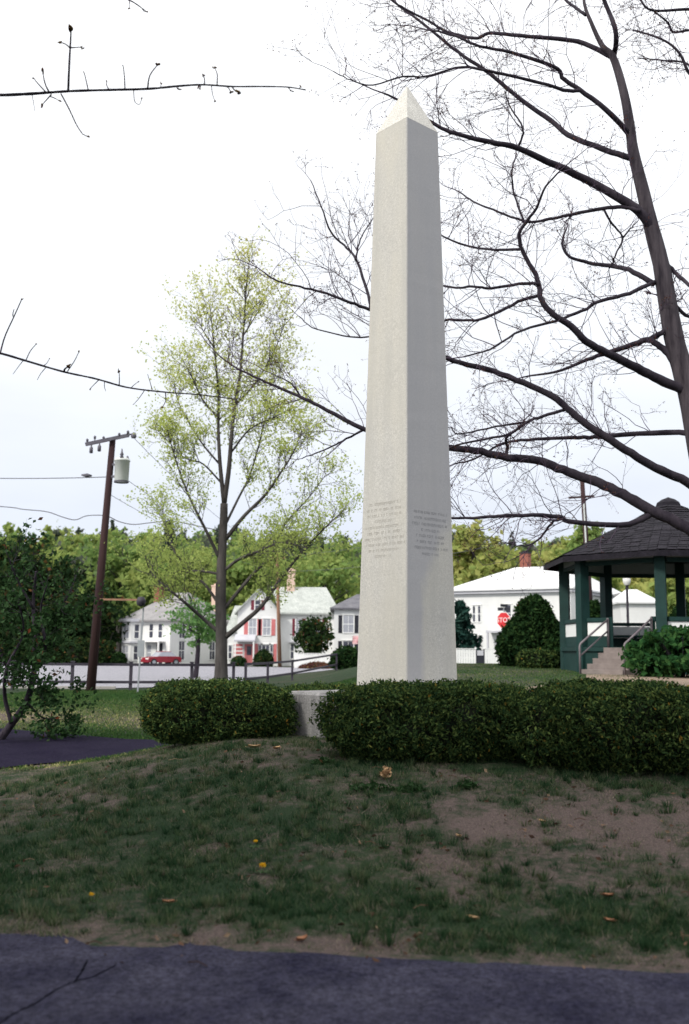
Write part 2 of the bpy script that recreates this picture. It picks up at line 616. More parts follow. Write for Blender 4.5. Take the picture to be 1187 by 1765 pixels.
M['leaf_wood'] = leafmat('leaf_wood', [(0.0, (0.026, 0.052, 0.030)), (0.22, (0.13, 0.14, 0.115)), (0.45, (0.17, 0.27, 0.080)), (0.75, (0.31, 0.37, 0.11)), (1.0, (0.42, 0.40, 0.13))], 0.45, True)
M['leaf_darktree'] = leafmat('leaf_darktree', [(0.0, (0.012, 0.026, 0.012)), (0.6, (0.026, 0.052, 0.018)), (0.93, (0.06, 0.09, 0.028)), (1.0, (0.15, 0.06, 0.025))], 0.2)
M['bud'] = leafmat('bud', [(0.0, (0.07, 0.028, 0.03)), (0.7, (0.13, 0.055, 0.04)), (1.0, (0.19, 0.13, 0.05))], 0.2)
M['grass'] = leafmat('grass_blades', [(0.0, (0.012, 0.038, 0.018)), (0.35, (0.034, 0.072, 0.032)), (0.58, (0.098, 0.130, 0.062)), (0.82, (0.19, 0.165, 0.118)), (1.0, (0.31, 0.25, 0.20))], 0.25, True)
M['yellow'] = surf('dandelion_yellow', (0.75, 0.42, 0.01), (0.85, 0.55, 0.02), 40)
M['stem_green'] = surf('stem_green', (0.05, 0.10, 0.03))
M['dry_leaf'] = surf('dry_leaf', (0.30, 0.13, 0.07), (0.42, 0.22, 0.12), 30, 0.9)
M['dry_pale'] = surf('dry_pale', (0.50, 0.30, 0.15), (0.62, 0.42, 0.24), 30, 0.9)
M['flag'] = surf('flag_cloth', (0.72, 0.25, 0.28), (0.80, 0.62, 0.62), 6, 0.9, stretch=(0.2, 0.2, 2))


# ------------------------------------------------------------------ ground
def bareness(x, y):
    """0 = green turf, 1 = bare dry soil; patches as in the lawn of the photograph"""
    b = 0.36 + 0.40 * fbm(x, y, 0.55, 3.1) + 0.32 * fbm(x, y, 1.7, 8.2) + 0.42 * fbm(x, y, 4.6, 6.2)
    b += 0.27 * math.exp(-(((x - 2.9) / 1.5) ** 2 + ((y - 8.2) / 0.8) ** 2))
    b += 0.50 * math.exp(-(((x + 0.75) / 0.75) ** 2 + ((y - 10.9) / 0.8) ** 2))
    b += 0.30 * math.exp(-(((x - 1.6) / 1.6) ** 2 + ((y - 7.2) / 0.9) ** 2))
    b += 0.30 * math.exp(-((y - path_edge(x)) / 0.3) ** 2)
    b -= 0.30 * math.exp(-(((x + 1.7) / 1.6) ** 2 + ((y - 8.3) / 2.2) ** 2))
    b -= 0.45 * math.exp(-(((x - 2.0) / 0.55) ** 2 + ((y - 6.1) / 0.35) ** 2))
    if y > 17 and x < 2:                                         # lawn beyond the path: green far strip, straw nearer
        b = 0.15 + 0.25 * fbm(x, y, 0.25, 5.0) + 0.75 * math.exp(-((y - 23.5) / 3.2) ** 2) * (0.8 + 0.5 * fbm(x, y, 0.3, 1.0))
    elif y > 17:
        b = 0.34 + 0.35 * fbm(x, y, 0.2, 5.0)
    return min(1.0, max(0.0, b))


def axis(parts):
    out = []
    for a, b, s in parts:
        k = max(1, int(round((b - a) / s)))
        out += list(np.linspace(a, b, k, endpoint=False))
    return np.array(out + [parts[-1][1]])


def sheet(xs, ys, zf):
    X, Y = np.meshgrid(xs, ys)
    Z = zf(X, Y)
    v = np.stack([X, Y, Z], -1).reshape(-1, 3)
    nx, ny = len(xs), len(ys)
    i = np.arange(ny - 1)[:, None] * nx + np.arange(nx - 1)[None, :]
    f = np.stack([i, i + 1, i + nx + 1, i + nx], -1).reshape(-1, 4)
    return v, f


gx = axis([(-700, -200, 60), (-200, -60, 14), (-60, -14, 2.5), (-14, -6, .5), (-6, 6, .12), (6, 16, .5), (16, 60, 2.5), (60, 200, 14), (200, 700, 60)])
gy = axis([(-60, -6, 6), (-6, 4, 1), (4, 18, .12), (18, 50, .8), (50, 110, 3), (110, 340, 9), (340, 1500, 120)])
v, f = sheet(gx, gy, lambda X, Y: gz(X, Y))
tint = np.array([bareness(a, b) if b < 60 and abs(a) < 40 else 0.3 for a, b in v[:, :2]])
fine = (np.abs(v[:, 0]) < 6) & (v[:, 1] > 5.6) & (v[:, 1] < 18)
v[fine, 2] += np.array([0.022 * fbm(a, b, 1.6, 2.0) + 0.012 * fbm(a, b, 5.0, 4.0) for a, b in v[fine, :2]])
g = MB()
g.add(v, f, tint)
tag(g.build('ground', M['turf'], smooth=True), kind='structure')

# foreground path
xs = np.arange(-14, 14.01, 0.1)
k = 24
rows = []
for q in range(k + 1):
    e_ = np.array([path_edge(a) + 0.035 * fbm(a, 0, 0.9, 1.0) + 0.03 * fbm(a, 0, 4.0, 2.0) for a in xs])
    yy = -6 + (e_ + 6) * (q / k) ** 0.6
    rows.append(np.stack([xs, yy, np.full_like(xs, 0.012 if q < k else -0.01)], -1))
v = np.array(rows).reshape(-1, 3)
nx = len(xs)
i = np.arange(k)[:, None] * nx + np.arange(nx - 1)[None, :]
f = np.stack([i, i + 1, i + nx + 1, i + nx], -1).reshape(-1, 4)
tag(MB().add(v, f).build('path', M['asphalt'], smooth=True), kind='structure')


def ribbon(name, mat, left, right, dz, sub=12):
    """sheet between two edge lines, draped on the ground"""
    left, right = np.array(left, float), np.array(right, float)

    def dense(a):
        t = np.linspace(0, len(a) - 1, (len(a) - 1) * 10 + 1)
        return np.stack([np.interp(t, np.arange(len(a)), a[:, q]) for q in (0, 1)], -1)
    a, b = dense(left), dense(right)
    s = np.linspace(0, 1, sub + 1)[:, None, None]
    xy = a[None] * (1 - s) + b[None] * s
    z = gz(xy[..., 0], xy[..., 1]) + dz
    v = np.concatenate([xy, z[..., None]], -1).reshape(-1, 3)
    n_ = len(a)
    i = np.arange(sub)[:, None] * n_ + np.arange(n_ - 1)[None, :]
    f = np.stack([i, i + 1, i + n_ + 1, i + n_], -1).reshape(-1, 4)
    return tag(MB().add(v, f).build(name, mat, smooth=True), kind='structure')


# side path that bends round the mound on the left
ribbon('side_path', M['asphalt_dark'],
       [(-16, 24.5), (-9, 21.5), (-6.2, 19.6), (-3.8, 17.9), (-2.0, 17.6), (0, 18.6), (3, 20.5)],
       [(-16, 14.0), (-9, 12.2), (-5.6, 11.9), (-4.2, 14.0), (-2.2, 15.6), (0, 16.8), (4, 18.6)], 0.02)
# dirt walk before the bandstand steps
ribbon('dirt_walk', M['dirt'], [(3, 20.5), (6, 25), (7.6, 31.5), (10, 33)], [(4, 18.6), (8, 23), (9.8, 28.5), (13, 30)], 0.02)
# street
ribbon('road', M['asphalt_road'],
       [(-140, 38.9), (-40, 39.3), (-18, 39.6), (-9, 40.2), (-6.0, 43), (-5.0, 50), (-4.2, 60), (-2.5, 70), (2, 80)],
       [(-140, 96), (-60, 96), (-30, 95), (-20, 94), (-14, 93), (-10, 92), (-6, 91), (-2, 90), (6, 89)], 0.03, 30)
kb = MB()
pts = [(-140, 38.75), (-40, 39.15), (-18, 39.45), (-9, 40.0)]
for a, b in zip(pts[:-1], pts[1:]):
    kb.bar((*a, 0.03), (*b, 0.03), 0.16, 0.14)
tag(kb.build('kerb', M['kerb']), kind='structure')

# grass blades (nobody could count them)
def blades(n, x0, x1, y0, y1, h0, h1, w, dt=0.12, rnd=0.22):
    xy = np.stack([rng.uniform(x0, x1, n), y0 + (y1 - y0) * rng.uniform(0, 1, n) ** 1.25], -1)
    b = np.array([bareness(a, c) for a, c in xy])
    nz = np.array([fbm(a, c, 6.0, 9.0) for a, c in xy])
    edge = np.array([path_edge(a) for a in xy[:, 0]])
    keep = (rng.uniform(0, 1, n) > b * 0.72 - 0.12 + 0.6 * np.clip(-nz, 0, 1)) & (xy[:, 1] > edge - 0.06)
    # side path and dirt stay clear
    xx, yy = xy[:, 0], xy[:, 1]
    near = np.interp(xx, [-16, -9, -5.6, -4.2, -2.2, 0, 4], [14, 12.2, 11.9, 14.0, 15.6, 16.8, 18.6])
    far = np.interp(xx, [-16, -9, -6.2, -3.8, -2.0, 0, 3], [24.5, 21.5, 19.6, 17.9, 17.6, 18.6, 20.5])
    keep &= ~((yy > near) & (yy < far) & (xx < 4))
    xy, b, nz = xy[keep], b[keep], nz[keep]
    n = len(xy)
    base = np.concatenate([xy, gz(xy[:, 0], xy[:, 1])[:, None]], -1)
    base[:, 2] -= 0.008
    a = rng.uniform(0, 2 * math.pi, n)
    d = np.stack([np.cos(a), np.sin(a), np.zeros(n)], -1)
    h = rng.uniform(h0, h1, n) * (1.1 - 0.6 * b)
    lean = rng.normal(0, 0.7, (n, 2)) * h[:, None]
    ww = w * rng.uniform(0.7, 1.4, n)
    tip = base + np.concatenate([lean, h[:, None]], -1)
    v = np.stack([base - d * ww[:, None], base + d * ww[:, None], tip], 1).reshape(-1, 3)
    f = np.arange(3 * n).reshape(n, 3)
    t = np.clip(dt + 0.72 * b + rnd * rng.normal(size=n) + 0.10 * nz, 0, 0.8)
    return v, f, np.repeat(t, 3)


def tussocks(n, per):
    out_v, out_t = [], []
    for _ in range(n):
        x, y = rng.uniform(-4.4, 4.4), 5.5 + 6.5 * rng.uniform() ** 1.2
        if y < path_edge(x) + .03 or bareness(x, y) > rng.uniform(.25, 1.0):
            continue
        k = int(per * rng.uniform(.5, 1.5))
        r0 = rng.uniform(.015, .05)
        a = rng.uniform(0, 6.28, k)
        rr = r0 * rng.uniform(0, 1, k) ** .6
        d = np.stack([np.cos(a), np.sin(a), np.zeros(k)], -1)
        z = float(gz(x, y)) - .006
        b = np.array((x, y, z)) + d * rr[:, None]
        h = rng.uniform(.04, .085) * rng.uniform(.6, 1.2, k)
        tip = b + d * (h * rng.uniform(.2, .9, k))[:, None] + np.stack([np.zeros(k), np.zeros(k), h], -1)
        w = np.stack([-d[:, 1], d[:, 0], d[:, 2]], -1) * .0036
        out_v.append(np.stack([b - w, b + w, tip], 1).reshape(-1, 3))
        out_t.append(np.repeat(np.clip(rng.uniform(0, .6) + rng.normal(0, .06, k), 0, .8), 3))
    v = np.concatenate(out_v)
    return v, np.arange(len(v)).reshape(-1, 3), np.concatenate(out_t)


gm = MB()
gm.add(*tussocks(3200, 26))
for args in ((240000, -4.6, 4.6, 5.35, 13.5, .016, .058, .0030),):
    gm.add(*blades(*args))
tag(gm.build('lawn_grass', M['grass']), 'short patchy spring grass, green and straw coloured, on the mound and lawn', 'grass', kind='stuff')

gm = MB()
for args in ((150000, -11.5, 0.5, 13.5, 38.6, .03, .075, .013, 0.0, .10), (70000, 1.0, 15, 15, 48, .03, .06, .012, 0.0, .10)):
    gm.add(*blades(*args))
M['grass_far'] = leafmat('grass_far', [(0.0, (0.035, 0.085, 0.028)), (0.40, (0.065, 0.12, 0.036)), (0.60, (0.22, 0.23, 0.09)), (0.85, (0.48, 0.42, 0.23)), (1.0, (0.55, 0.47, 0.28))], 0.25, True)  # brighter copy of the near grass colours, for the lawn in full sun
tag(gm.build('lawn_grass', M['grass_far']), 'lawn behind the mound, coloured brighter as in full sun, green with a straw coloured strip', 'grass', kind='stuff')

# ------------------------------------------------------------------ obelisk
OX, OY = float(P(701, 1120, 13)[0]), 13.0
OROT = R(-45) - math.atan2(OX, OY)          # local +x is the right-hand visible face


def csq(h, c, z, dx=0, dy=0):
    return [(h + dx, -h + c + dy, z), (h + dx, h - c + dy, z), (h - c + dx, h + dy, z), (-h + c + dx, h + dy, z), (-h + dx, h - c + dy, z),
            (-h + dx, -h + c + dy, z), (-h + c + dx, -h + dy, z), (h - c + dx, -h + dy, z)]


PLZ = 1.07
ob = empty('obelisk', (OX, OY, PLZ), 'tall pale granite obelisk with pointed cap and worn carved lines, rising behind the hedges', 'obelisk', rz=OROT)
HB, HT, ZT, ZA = 0.655 / math.sqrt(2), 0.434 / math.sqrt(2), 8.73 - PLZ, 9.42 - PLZ
sh = MB()
nz_ = 60
vv = []
for q in range(nz_ + 1):
    t = q / nz_
    h = lerp(HB, HT, t)
    ring = csq(h, 0.010 + 0.004 * noise.noise(Vector((0, 0, q * 1.7))), ZT * t)
    for r_, p_ in enumerate(ring):
        s_ = 0.0022
        vv.append((p_[0] + s_ * noise.noise(Vector((r_ * 3.1, q * .8, 1))), p_[1] + s_ * noise.noise(Vector((r_ * 2.7, q * .9, 5))), p_[2]))
i = np.arange(nz_)[:, None] * 8
j = np.arange(8)[None, :]
k = (j + 1) % 8
sh.add(vv, np.stack([i + j, i + k, i + 8 + k, i + 8 + j], -1).reshape(-1, 4))
sh.build('shaft', M['granite'], ob)
cp = MB()
ring = csq(HT + 0.001, 0.008, ZT + 0.0) + csq(0.014, 0.004, ZA)
fs = [(a, (a + 1) % 8, 8 + (a + 1) % 8, 8 + a) for a in range(8)]
cp.add(ring, fs + [tuple(range(8, 16)), tuple(range(7, -1, -1))])
M['granite_cap'] = surf('granite_cap', (0.50, 0.48, 0.44), (0.62, 0.60, 0.55), 3, 0.8, 0.2, 60, fine=60)
cp.build('capstone', M['granite_cap'], ob)


# worn, unreadable carved lines: rows of shallow cut marks
def carve(face):
    m = MB()
    random.seed(11 + face)
    z0 = 2.40 if face == 0 else 2.27
    n_rows = 10 if face == 0 else 8
    for q in range(n_rows):
        z = z0 - q * 0.076
        h = lerp(HB, HT, z / ZT)
        half = h * random.uniform(0.55, 0.86)
        if q in (3, n_rows - 1):
            half *= 0.6
        u = -half
        while u < half:
            w = random.uniform(0.010, 0.026)
            if random.random() < 0.16:
                u += 0.03
            hh = 0.032 * random.choice((1, 1, 0.9))
            kind = random.randrange(3)
            parts = [(u, u + 0.006, z, z + hh)]
            if kind != 0:
                parts.append((u + 0.006, u + w, z + hh - 0.006, z + hh))
            if kind == 2:
                parts.append((u + 0.006, u + w, z, z + 0.006))
            for a, b, c, d in parts:
                def off(zz):
                    return lerp(HB, HT, zz / ZT) + 0.0025
                if face == 1:
                    m.add([(off(c), a, c), (off(c), b, c), (off(d), b, d), (off(d), a, d)], [(0, 1, 2, 3)])
                else:
                    m.add([(a, -off(c), c), (b, -off(c), c), (b, -off(d), d), (a, -off(d), d)], [(0, 1, 2, 3)])
            u += w + 0.008
    return m


M['cut_light'] = surf('cut_light', (0.37, 0.35, 0.31), (0.47, 0.45, 0.41), 9, 0.9)
M['cut_damp'] = surf('cut_damp', (0.23, 0.23, 0.24), (0.31, 0.31, 0.32), 9, 0.9)
carve(0).build('inscription', M['cut_light'], ob)
carve(1).build('inscription', M['cut_damp'], ob)
random.seed(7)

# plinth under the obelisk
pb = MB()
HP = 1.10
v8 = csq(HP, 0.03, -0.05) + csq(HP, 0.03, 0.60) + csq(HP - 0.03, 0.03, 0.635)
fs = []
for q in range(2):
    fs += [(q * 8 + a, q * 8 + (a + 1) % 8, q * 8 + 8 + (a + 1) % 8, q * 8 + 8 + a) for a in range(8)]
pb.add(v8, fs + [tuple(range(16, 24))])
M['granite_dirty'] = surf('granite_dirty', (0.14, 0.135, 0.14), (0.36, 0.35, 0.34), 5, 0.9, 0.3, 40, (1, 1, .12), fine=50)
pl = pb.build('plinth', M['granite_dirty'])
pl.location = (OX, OY, PLZ - 0.635)
pl.rotation_euler.z = OROT
tag(pl, 'low square granite plinth under the obelisk, its corner showing in the gap between hedges', 'plinth')


# ------------------------------------------------------------------ hedges
def clump_shell(n, hull, thick=0.10):
    """random points just inside and outside a hull function f(dir)->point"""
    d = rng.normal(size=(n, 3))
    d /= np.linalg.norm(d, axis=1)[:, None]
    return d


def rbox_hull(d, hx, hy, hz, p=3.2):
    """superellipsoid"""
    s = (np.abs(d[:, 0] / hx) ** p + np.abs(d[:, 1] / hy) ** p + np.abs(d[:, 2] / hz) ** p) ** (-1 / p)
    return d * s[:, None]


def hedge(name, c, hx, hy, hz, rz, label, cat, group, n, leaf=0.019, mat='yew', core='yew_core', p=3.2, lump=0.07, lf=2.3, droop=0.0):
    root = empty(name, (c[0], c[1], c[2]), label, cat, group, rz)
    seed = c[0] * 3.7 + c[1]

    def bump(pt):
        return 1 + lump * noise.fractal(Vector(pt) * lf + Vector((seed, 0, 0)), 1, 2, 3) + lump * 0.6 * noise.noise(Vector(pt) * lf * 3 + Vector((0, seed, 0)))
    # core
    nu, nv = 40, 20
    th = np.linspace(0, 2 * math.pi, nu, endpoint=False)
    ph = np.linspace(-math.pi / 2 + 0.05, math.pi / 2 - 0.02, nv)
    T, F = np.meshgrid(th, ph)
    d = np.stack([np.cos(F) * np.cos(T), np.cos(F) * np.sin(T), np.sin(F)], -1).reshape(-1, 3)
    pts = rbox_hull(d, hx, hy, hz, p)
    pts *= np.array([bump(q) for q in pts])[:, None] * 0.93
    pts[:, 2] += hz
    i = np.arange(nv - 1)[:, None] * nu
    j = np.arange(nu)[None, :]
    k = (j + 1) % nu
    cm = MB()
    cm.add(pts, np.stack([i + j, i + k, i + nu + k, i + nu + j], -1).reshape(-1, 4))
    cm.big.append(list(range((nv - 1) * nu, nv * nu)))
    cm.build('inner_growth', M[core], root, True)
    # sprays of needles over it, gathered in small sprigs
    m = MB()
    # area-weighted directions: sample from box volume surface
    d = rng.uniform(-1, 1, (n, 3)) * np.array((hx, hy, hz))
    q = rng.integers(0, 3, n)
    ar = np.array((hy * hz, hx * hz, hx * hy))
    q = rng.choice(3, n, p=ar / ar.sum())
    sg = rng.choice((-1, 1), n)
    hh = np.array((hx, hy, hz))
    d[np.arange(n), q] = sg * hh[q]
    pts = rbox_hull(d / np.linalg.norm(d, axis=1)[:, None], hx, hy, hz, p)
    pts *= np.array([bump(a) for a in pts])[:, None]
    pts *= (0.99 + 0.035 * rng.normal(size=n))[:, None]
    keep = pts[:, 2] > -hz * (0.96 - 0.10 * rng.uniform(0, 1, n))
    pts = pts[keep]
    pts[:, 2] += hz
    k_ = 12 if leaf < .04 else 5
    c_ = np.repeat(pts, k_, 0) + rng.normal(0, leaf * 0.55, (len(pts) * k_, 3)) * (2.2 if leaf < .04 else 1)
    c_[:, 2] = np.maximum(c_[:, 2], 0.02)
    m.leaves(c_, leaf, 2.3)
    m.build('foliage', M[mat], root)
    return root


def hz_at(x, y, dz=-0.04):
    return (x, y, float(gz(x, y)) + dz)


HG = 'clipped yew hedges round the obelisk'
hx_l = XZ(378, 12.9)
hedge('yew_hedge', hz_at(hx_l, 12.9), 0.90, 0.60, 0.375, R(4), 'low clipped dark yew hedge left of the plinth, rounded at both ends', 'hedge', HG, 5600, p=2.5, lump=.13)
hedge('yew_hedge', hz_at(XZ(752, 10.4), 10.4), 1.12, 0.64, 0.385, R(-6), 'broad clipped yew hedge directly in front of the obelisk, with a few yellowed tips', 'hedge', HG, 7600, p=2.6, lump=.13)
hedge('yew_hedge', hz_at(XZ(1072, 9.9), 9.9), 1.05, 0.66, 0.40, R(-3), 'clipped yew hedge at the right edge of the photo, below the bandstand', 'hedge', HG, 7000, p=2.6, lump=.13)
hedge('yew_hedge', hz_at(XZ(560, 15.4), 15.3), 0.75, 0.5, 0.36, R(10), 'small yew hedge behind the plinth with orange tipped sprigs, mostly hidden', 'hedge', HG, 2600)


# ------------------------------------------------------------------ trees
def smooth_line(pts, rad, n):
    """Catmull-Rom through traced points"""
    pts = np.asarray(pts, float)
    rad = np.asarray(rad, float)
    m = len(pts)
    if m < 3:
        t = np.linspace(0, m - 1, n)
        return np.stack([np.interp(t, np.arange(m), pts[:, a]) for a in range(3)], -1), np.interp(t, np.arange(m), rad)
    ext = np.vstack([2 * pts[0] - pts[1], pts, 2 * pts[-1] - pts[-2]])
    ts = np.linspace(0, m - 1 - 1e-6, n)
    out = []
    for t in ts:
        i = int(t)
        u = t - i
        a, b, c, d = ext[i], ext[i + 1], ext[i + 2], ext[i + 3]
        out.append(0.5 * (2 * b + (c - a) * u + (2 * a - 5 * b + 4 * c - d) * u * u + (3 * b - a - 3 * c + d) * u ** 3))
    return np.array(out), np.interp(ts, np.arange(m), rad)


def twig(m, buds, p, d, length, r, depth, gravity=0.0, up=0.25, kids=(3, 5), wob=0.19, spread=0.75):
    """a crooked twig with side twigs; bud positions collected in buds"""
    n = max(4, int(length / 0.16))
    n = min(n, 9)
    pts = [np.array(p)]
    d = np.array(d, float)
    d /= np.linalg.norm(d)
    step = length / (n - 1)
    for q in range(n - 1):
        d = d + rng.normal(0, wob, 3) + np.array((0, 0, up * 0.12))
        d /= np.linalg.norm(d)
        pts.append(pts[-1] + d * step)
    rad = np.linspace(r, r * 0.45, n)
    m.tube(pts, rad, 3 if r < 0.008 else 4, cap=False)
    buds.append(pts[-1])
    if depth > 0:
        for _ in range(rng.integers(kids[0], kids[1] + 1)):
            i = rng.integers(1, n)
            sd = rng.normal(size=3)
            t = (pts[i] - pts[i - 1]) / step
            sd = sd - t * (sd @ t)
            sd /= np.linalg.norm(sd)
            dd = t * 0.75 + sd * spread + np.array((0, 0, up * 0.5))
            twig(m, buds, pts[i], dd, length * rng.uniform(0.35, 0.65), max(r * 0.62, 0.0018), depth - 1, gravity, up, kids, wob, spread)
    elif rng.random() < 0.5:
        buds.append(pts[n // 2] + rng.normal(0, 0.01, 3))


def traced(points, D0, D1, w0, w1, n=None):
    """limb traced in the photo: px points, depth from D0 to D1, widths in photo px"""
    L = np.cumsum([0] + [math.hypot(b[0] - a[0], b[1] - a[1]) for a, b in zip(points[:-1], points[1:])])
    s = L / L[-1]
    wig = 0.25 * np.sin(s * 9 + points[0][0])
    D = D0 + (D1 - D0) * s + wig * np.minimum(1, s * 4)
    pts = [P(a, b, d_) for (a, b), d_ in zip(points, D)]
    rad = [(w0 + (w1 - w0) * q) / 2 / FPX * d_ for q, d_ in zip(s, D)]
    return smooth_line(pts, rad, n or max(6, len(points) * 4))


def px_of(p):
    q = CAM_M.inverted() @ Vector(p)
    return (593.5 + q.x / -q.z * FPX, 882.5 - q.y / -q.z * FPX)


def conifer(name, x, y, h, r, label, mat='spruce', cat='tree', group=None, leaf=.22, n=2600):
    z = float(gz(x, y))
    root = empty(name, (x, y, z), label, cat, group)
    MB().tube([(0, 0, -.2), (0, 0, h * .5), (0, 0, h * .97)], [h * .02, h * .013, .01], 7).build('trunk', M['bark'], root, True)
    m = MB()
    pts = []
    tiers = int(h / .38)
    for q in range(tiers):
        t = q / tiers
        zz = h * (.03 + .97 * t)
        rr = r * (1 - t) ** .85 + .05
        nb_ = max(5, int(11 * (1 - t)) + 3)
        for b in range(nb_):
            a = rng.uniform(0, 6.28)
            L = rr * rng.uniform(.7, 1.12)
            k = max(4, int(n / tiers / nb_))
            s = rng.uniform(.15, 1, k) * L
            pts.append(np.stack([np.cos(a) * s, np.sin(a) * s, zz - .22 * s + .10 * (s / max(L, .01)) ** 2], -1) + rng.normal(0, .09 * (0.5 + r / 3), (k, 3)))
    pts = np.concatenate(pts)
    pts[:, 2] = np.maximum(pts[:, 2], .05)
    m.leaves(pts, leaf, 2.2)
    m.build('crown', M[mat], root)
    return root


# --- the big bare tree at the right
TD = 18.5
tb = P(1275, 1190, TD)
big = empty('bare_tree', (float(tb[0]), TD, float(gz(tb[0], TD))), 'big leaning bare tree at the right, its long limbs passing behind the obelisk', 'tree')
bo = np.array(big.location)
tr_px = [(1010, -60), (1006, 0), (1020, 42), (1038, 79), (1057, 100), (1075, 160), (1085, 215), (1092, 265), (1108, 330), (1122, 390), (1140, 460), (1150, 520), (1163, 590), (1180, 650), (1192, 700), (1216, 830), (1236, 950), (1256, 1080), (1275, 1190), (1280, 1215)]
tr_w = [.80 * q for q in (5, 7, 9, 12, 17, 20, 22, 25, 29, 33, 37, 40, 43, 46, 48, 54, 58, 64, 78, 92)]
pts = [P(a, b, TD) for a, b in tr_px]
pts[-1] = np.array((pts[-1][0], TD, min(pts[-1][2], float(gz(pts[-1][0], TD)) - 0.1)))
p_, r_ = smooth_line(pts, [w / 2 / FPX * TD for w in tr_w], 70)
r_ *= 1 + 0.05 * np.array([noise.noise(Vector((0, 0, q * 0.6))) for q in range(len(r_))])
M['bark_trunk'] = surf('bark_trunk', (0.016, 0.012, 0.018), (0.095, 0.080, 0.090), 7, 0.95, 0.9, 24, (1, 1, 0.16))
MB().tube(p_ - bo, r_, 12).build('trunk', M['bark_trunk'], big, True)
limbs = [
    # points from root to tip, D root, D tip, width root, width tip
    ([(1057, 100), (1059, 90), (1061, 53), (1041, 0), (1030, -40)], 0, -.5, 12, 7),
    ([(1009, 26), (990, 12), (975, 0), (960, -25)], 0, .8, 7, 5),
    ([(1057, 100), (1004, 74), (959, 67), (898, 62), (845, 57), (819, 66), (771, 55), (740, 37), (703, 18), (674, 0), (640, -30)], 0, 1.5, 11, 3),
    ([(1085, 232), (1051, 195), (1001, 156), (972, 137), (956, 116), (882, 91), (824, 79), (787, 63), (745, 52)], 0, -1.6, 12, 4),
    ([(1001, 156), (977, 156), (919, 140), (840, 122), (792, 116), (734, 132), (695, 132), (639, 147), (600, 136), (576, 124)], -.6, -2.2, 8, 2),
    ([(1092, 274), (1051, 261), (983, 235), (951, 209), (898, 172), (840, 124), (792, 92), (750, 58), (718, 32), (687, 10), (665, -15)], 0, 2.2, 13, 4),
    ([(1130, 402), (1104, 367), (1075, 346), (1009, 309), (940, 277), (888, 254), (835, 243), (792, 232), (755, 218), (700, 180), (660, 160)], 0, -1.2, 21, 4),
    ([(1104, 364), (1075, 357), (1041, 359), (983, 370), (930, 381), (903, 381), (856, 364), (819, 349), (790, 330)], -.2, 1.6, 9, 3),
    ([(1195, 685), (1183, 674), (1141, 656), (1109, 640), (1072, 621), (1035, 603), (1009, 587), (983, 561), (951, 540), (932, 515), (930, 500), (924, 475), (909, 449), (897, 423), (895, 401), (909, 380), (924, 359), (940, 322), (967, 293)], 0, -2.0, 22, 3),
    ([(1222, 860), (1183, 830), (1136, 809), (1094, 785), (1046, 754), (1009, 730), (977, 703), (951, 682), (898, 658), (845, 638), (808, 629), (771, 617), (700, 575), (638, 535), (600, 520), (560, 505), (520, 495), (480, 485), (455, 470)], 0, -.9, 20, 3),
    ([(1236, 950), (1183, 909), (1120, 878), (1078, 854), (1035, 833), (998, 820), (961, 806), (925, 793), (872, 788), (824, 777), (777, 772), (700, 762), (628, 740), (560, 705), (520, 685), (480, 668), (440, 650), (400, 630), (372, 608)], 0, 1.5, 26, 2.5),
    ([(1206, 762), (1183, 746), (1088, 748), (1035, 753), (993, 754), (940, 756), (887, 760), (856, 769), (820, 790), (782, 800)], 0, 2.4, 13, 3),
    ([(977, 705), (930, 719), (909, 727), (877, 748), (824, 759), (782, 769), (740, 790)], -.3, .5, 7, 3),
    ([(909, 727), (856, 735), (792, 748), (777, 738), (755, 730)], -.1, -.8, 5, 2),
    ([(872, 788), (874, 770), (872, 756), (885, 745)], .9, .3, 8, 4),
    ([(1130, 882), (1078, 904), (983, 899), (961, 890), (888, 888), (840, 891), (782, 893), (740, 885)], .2, -1.5, 13, 4),
    ([(972, 893), (951, 901), (930, 928), (903, 941), (870, 935)], -.4, -1.2, 6, 2),
    ([(1128, 490), (1088, 467), (1057, 459), (1020, 454), (983, 443), (969, 422), (975, 395)], 0, 1.8, 12, 4),
    ([(1128, 486), (1080, 507), (1030, 520), (1009, 533), (961, 552), (898, 570), (848, 600), (800, 615)], 0, -1.8, 9, 3),
    ([(1166, 632), (1150, 608), (1130, 592), (1115, 586), (1078, 598), (1046, 608), (1009, 621), (961, 640), (900, 650)], 0, 1.2, 15, 3),
    ([(1118, 586), (1140, 574), (1152, 562)], .3, .1, 13, 9),
    ([(930, 489), (898, 489), (845, 497), (819, 494), (769, 494), (700, 470)], -1.2, -.4, 7, 3),
    ([(926, 510), (898, 518), (856, 539), (819, 552), (769, 552), (700, 570), (640, 580), (600, 580), (540, 565), (515, 545)], -1.1, .8, 7, 2),
    ([(896, 430), (845, 430), (803, 423), (763, 407), (740, 390)], -1.6, -.6, 6, 3),
    ([(903, 381), (887, 338), (882, 296), (890, 265)], .5, 1.2, 5, 3),
    ([(893, 254), (901, 222), (877, 180), (870, 150)], -.6, -1.0, 5, 2),
    ([(638, 535), (636, 515), (615, 450), (595, 425), (570, 400), (555, 360), (535, 310)], -.8, .3, 7, 2),
    ([(612, 448), (622, 410), (640, 380)], -.4, .2, 4, 2),
    ([(1149, 456), (1170, 476), (1200, 500), (1230, 510)], 0, -1.0, 10, 5),
    ([(1155, 520), (1185, 545), (1220, 560)], 0, 1.0, 9, 5),
    ([(1040, 360), (1054, 385), (1073, 410), (1060, 440), (1056, 455)], .4, .9, 5, 3),
    ([(1073, 410), (1090, 390), (1100, 380)], .6, .9, 4, 2),
    ([(628, 740), (590, 760), (560, 775), (520, 790)], 1.0, 2.0, 5, 2),
    ([(520, 686), (500, 660), (470, 645)], 1.2, .8, 4, 2),
]
lm_pts = []
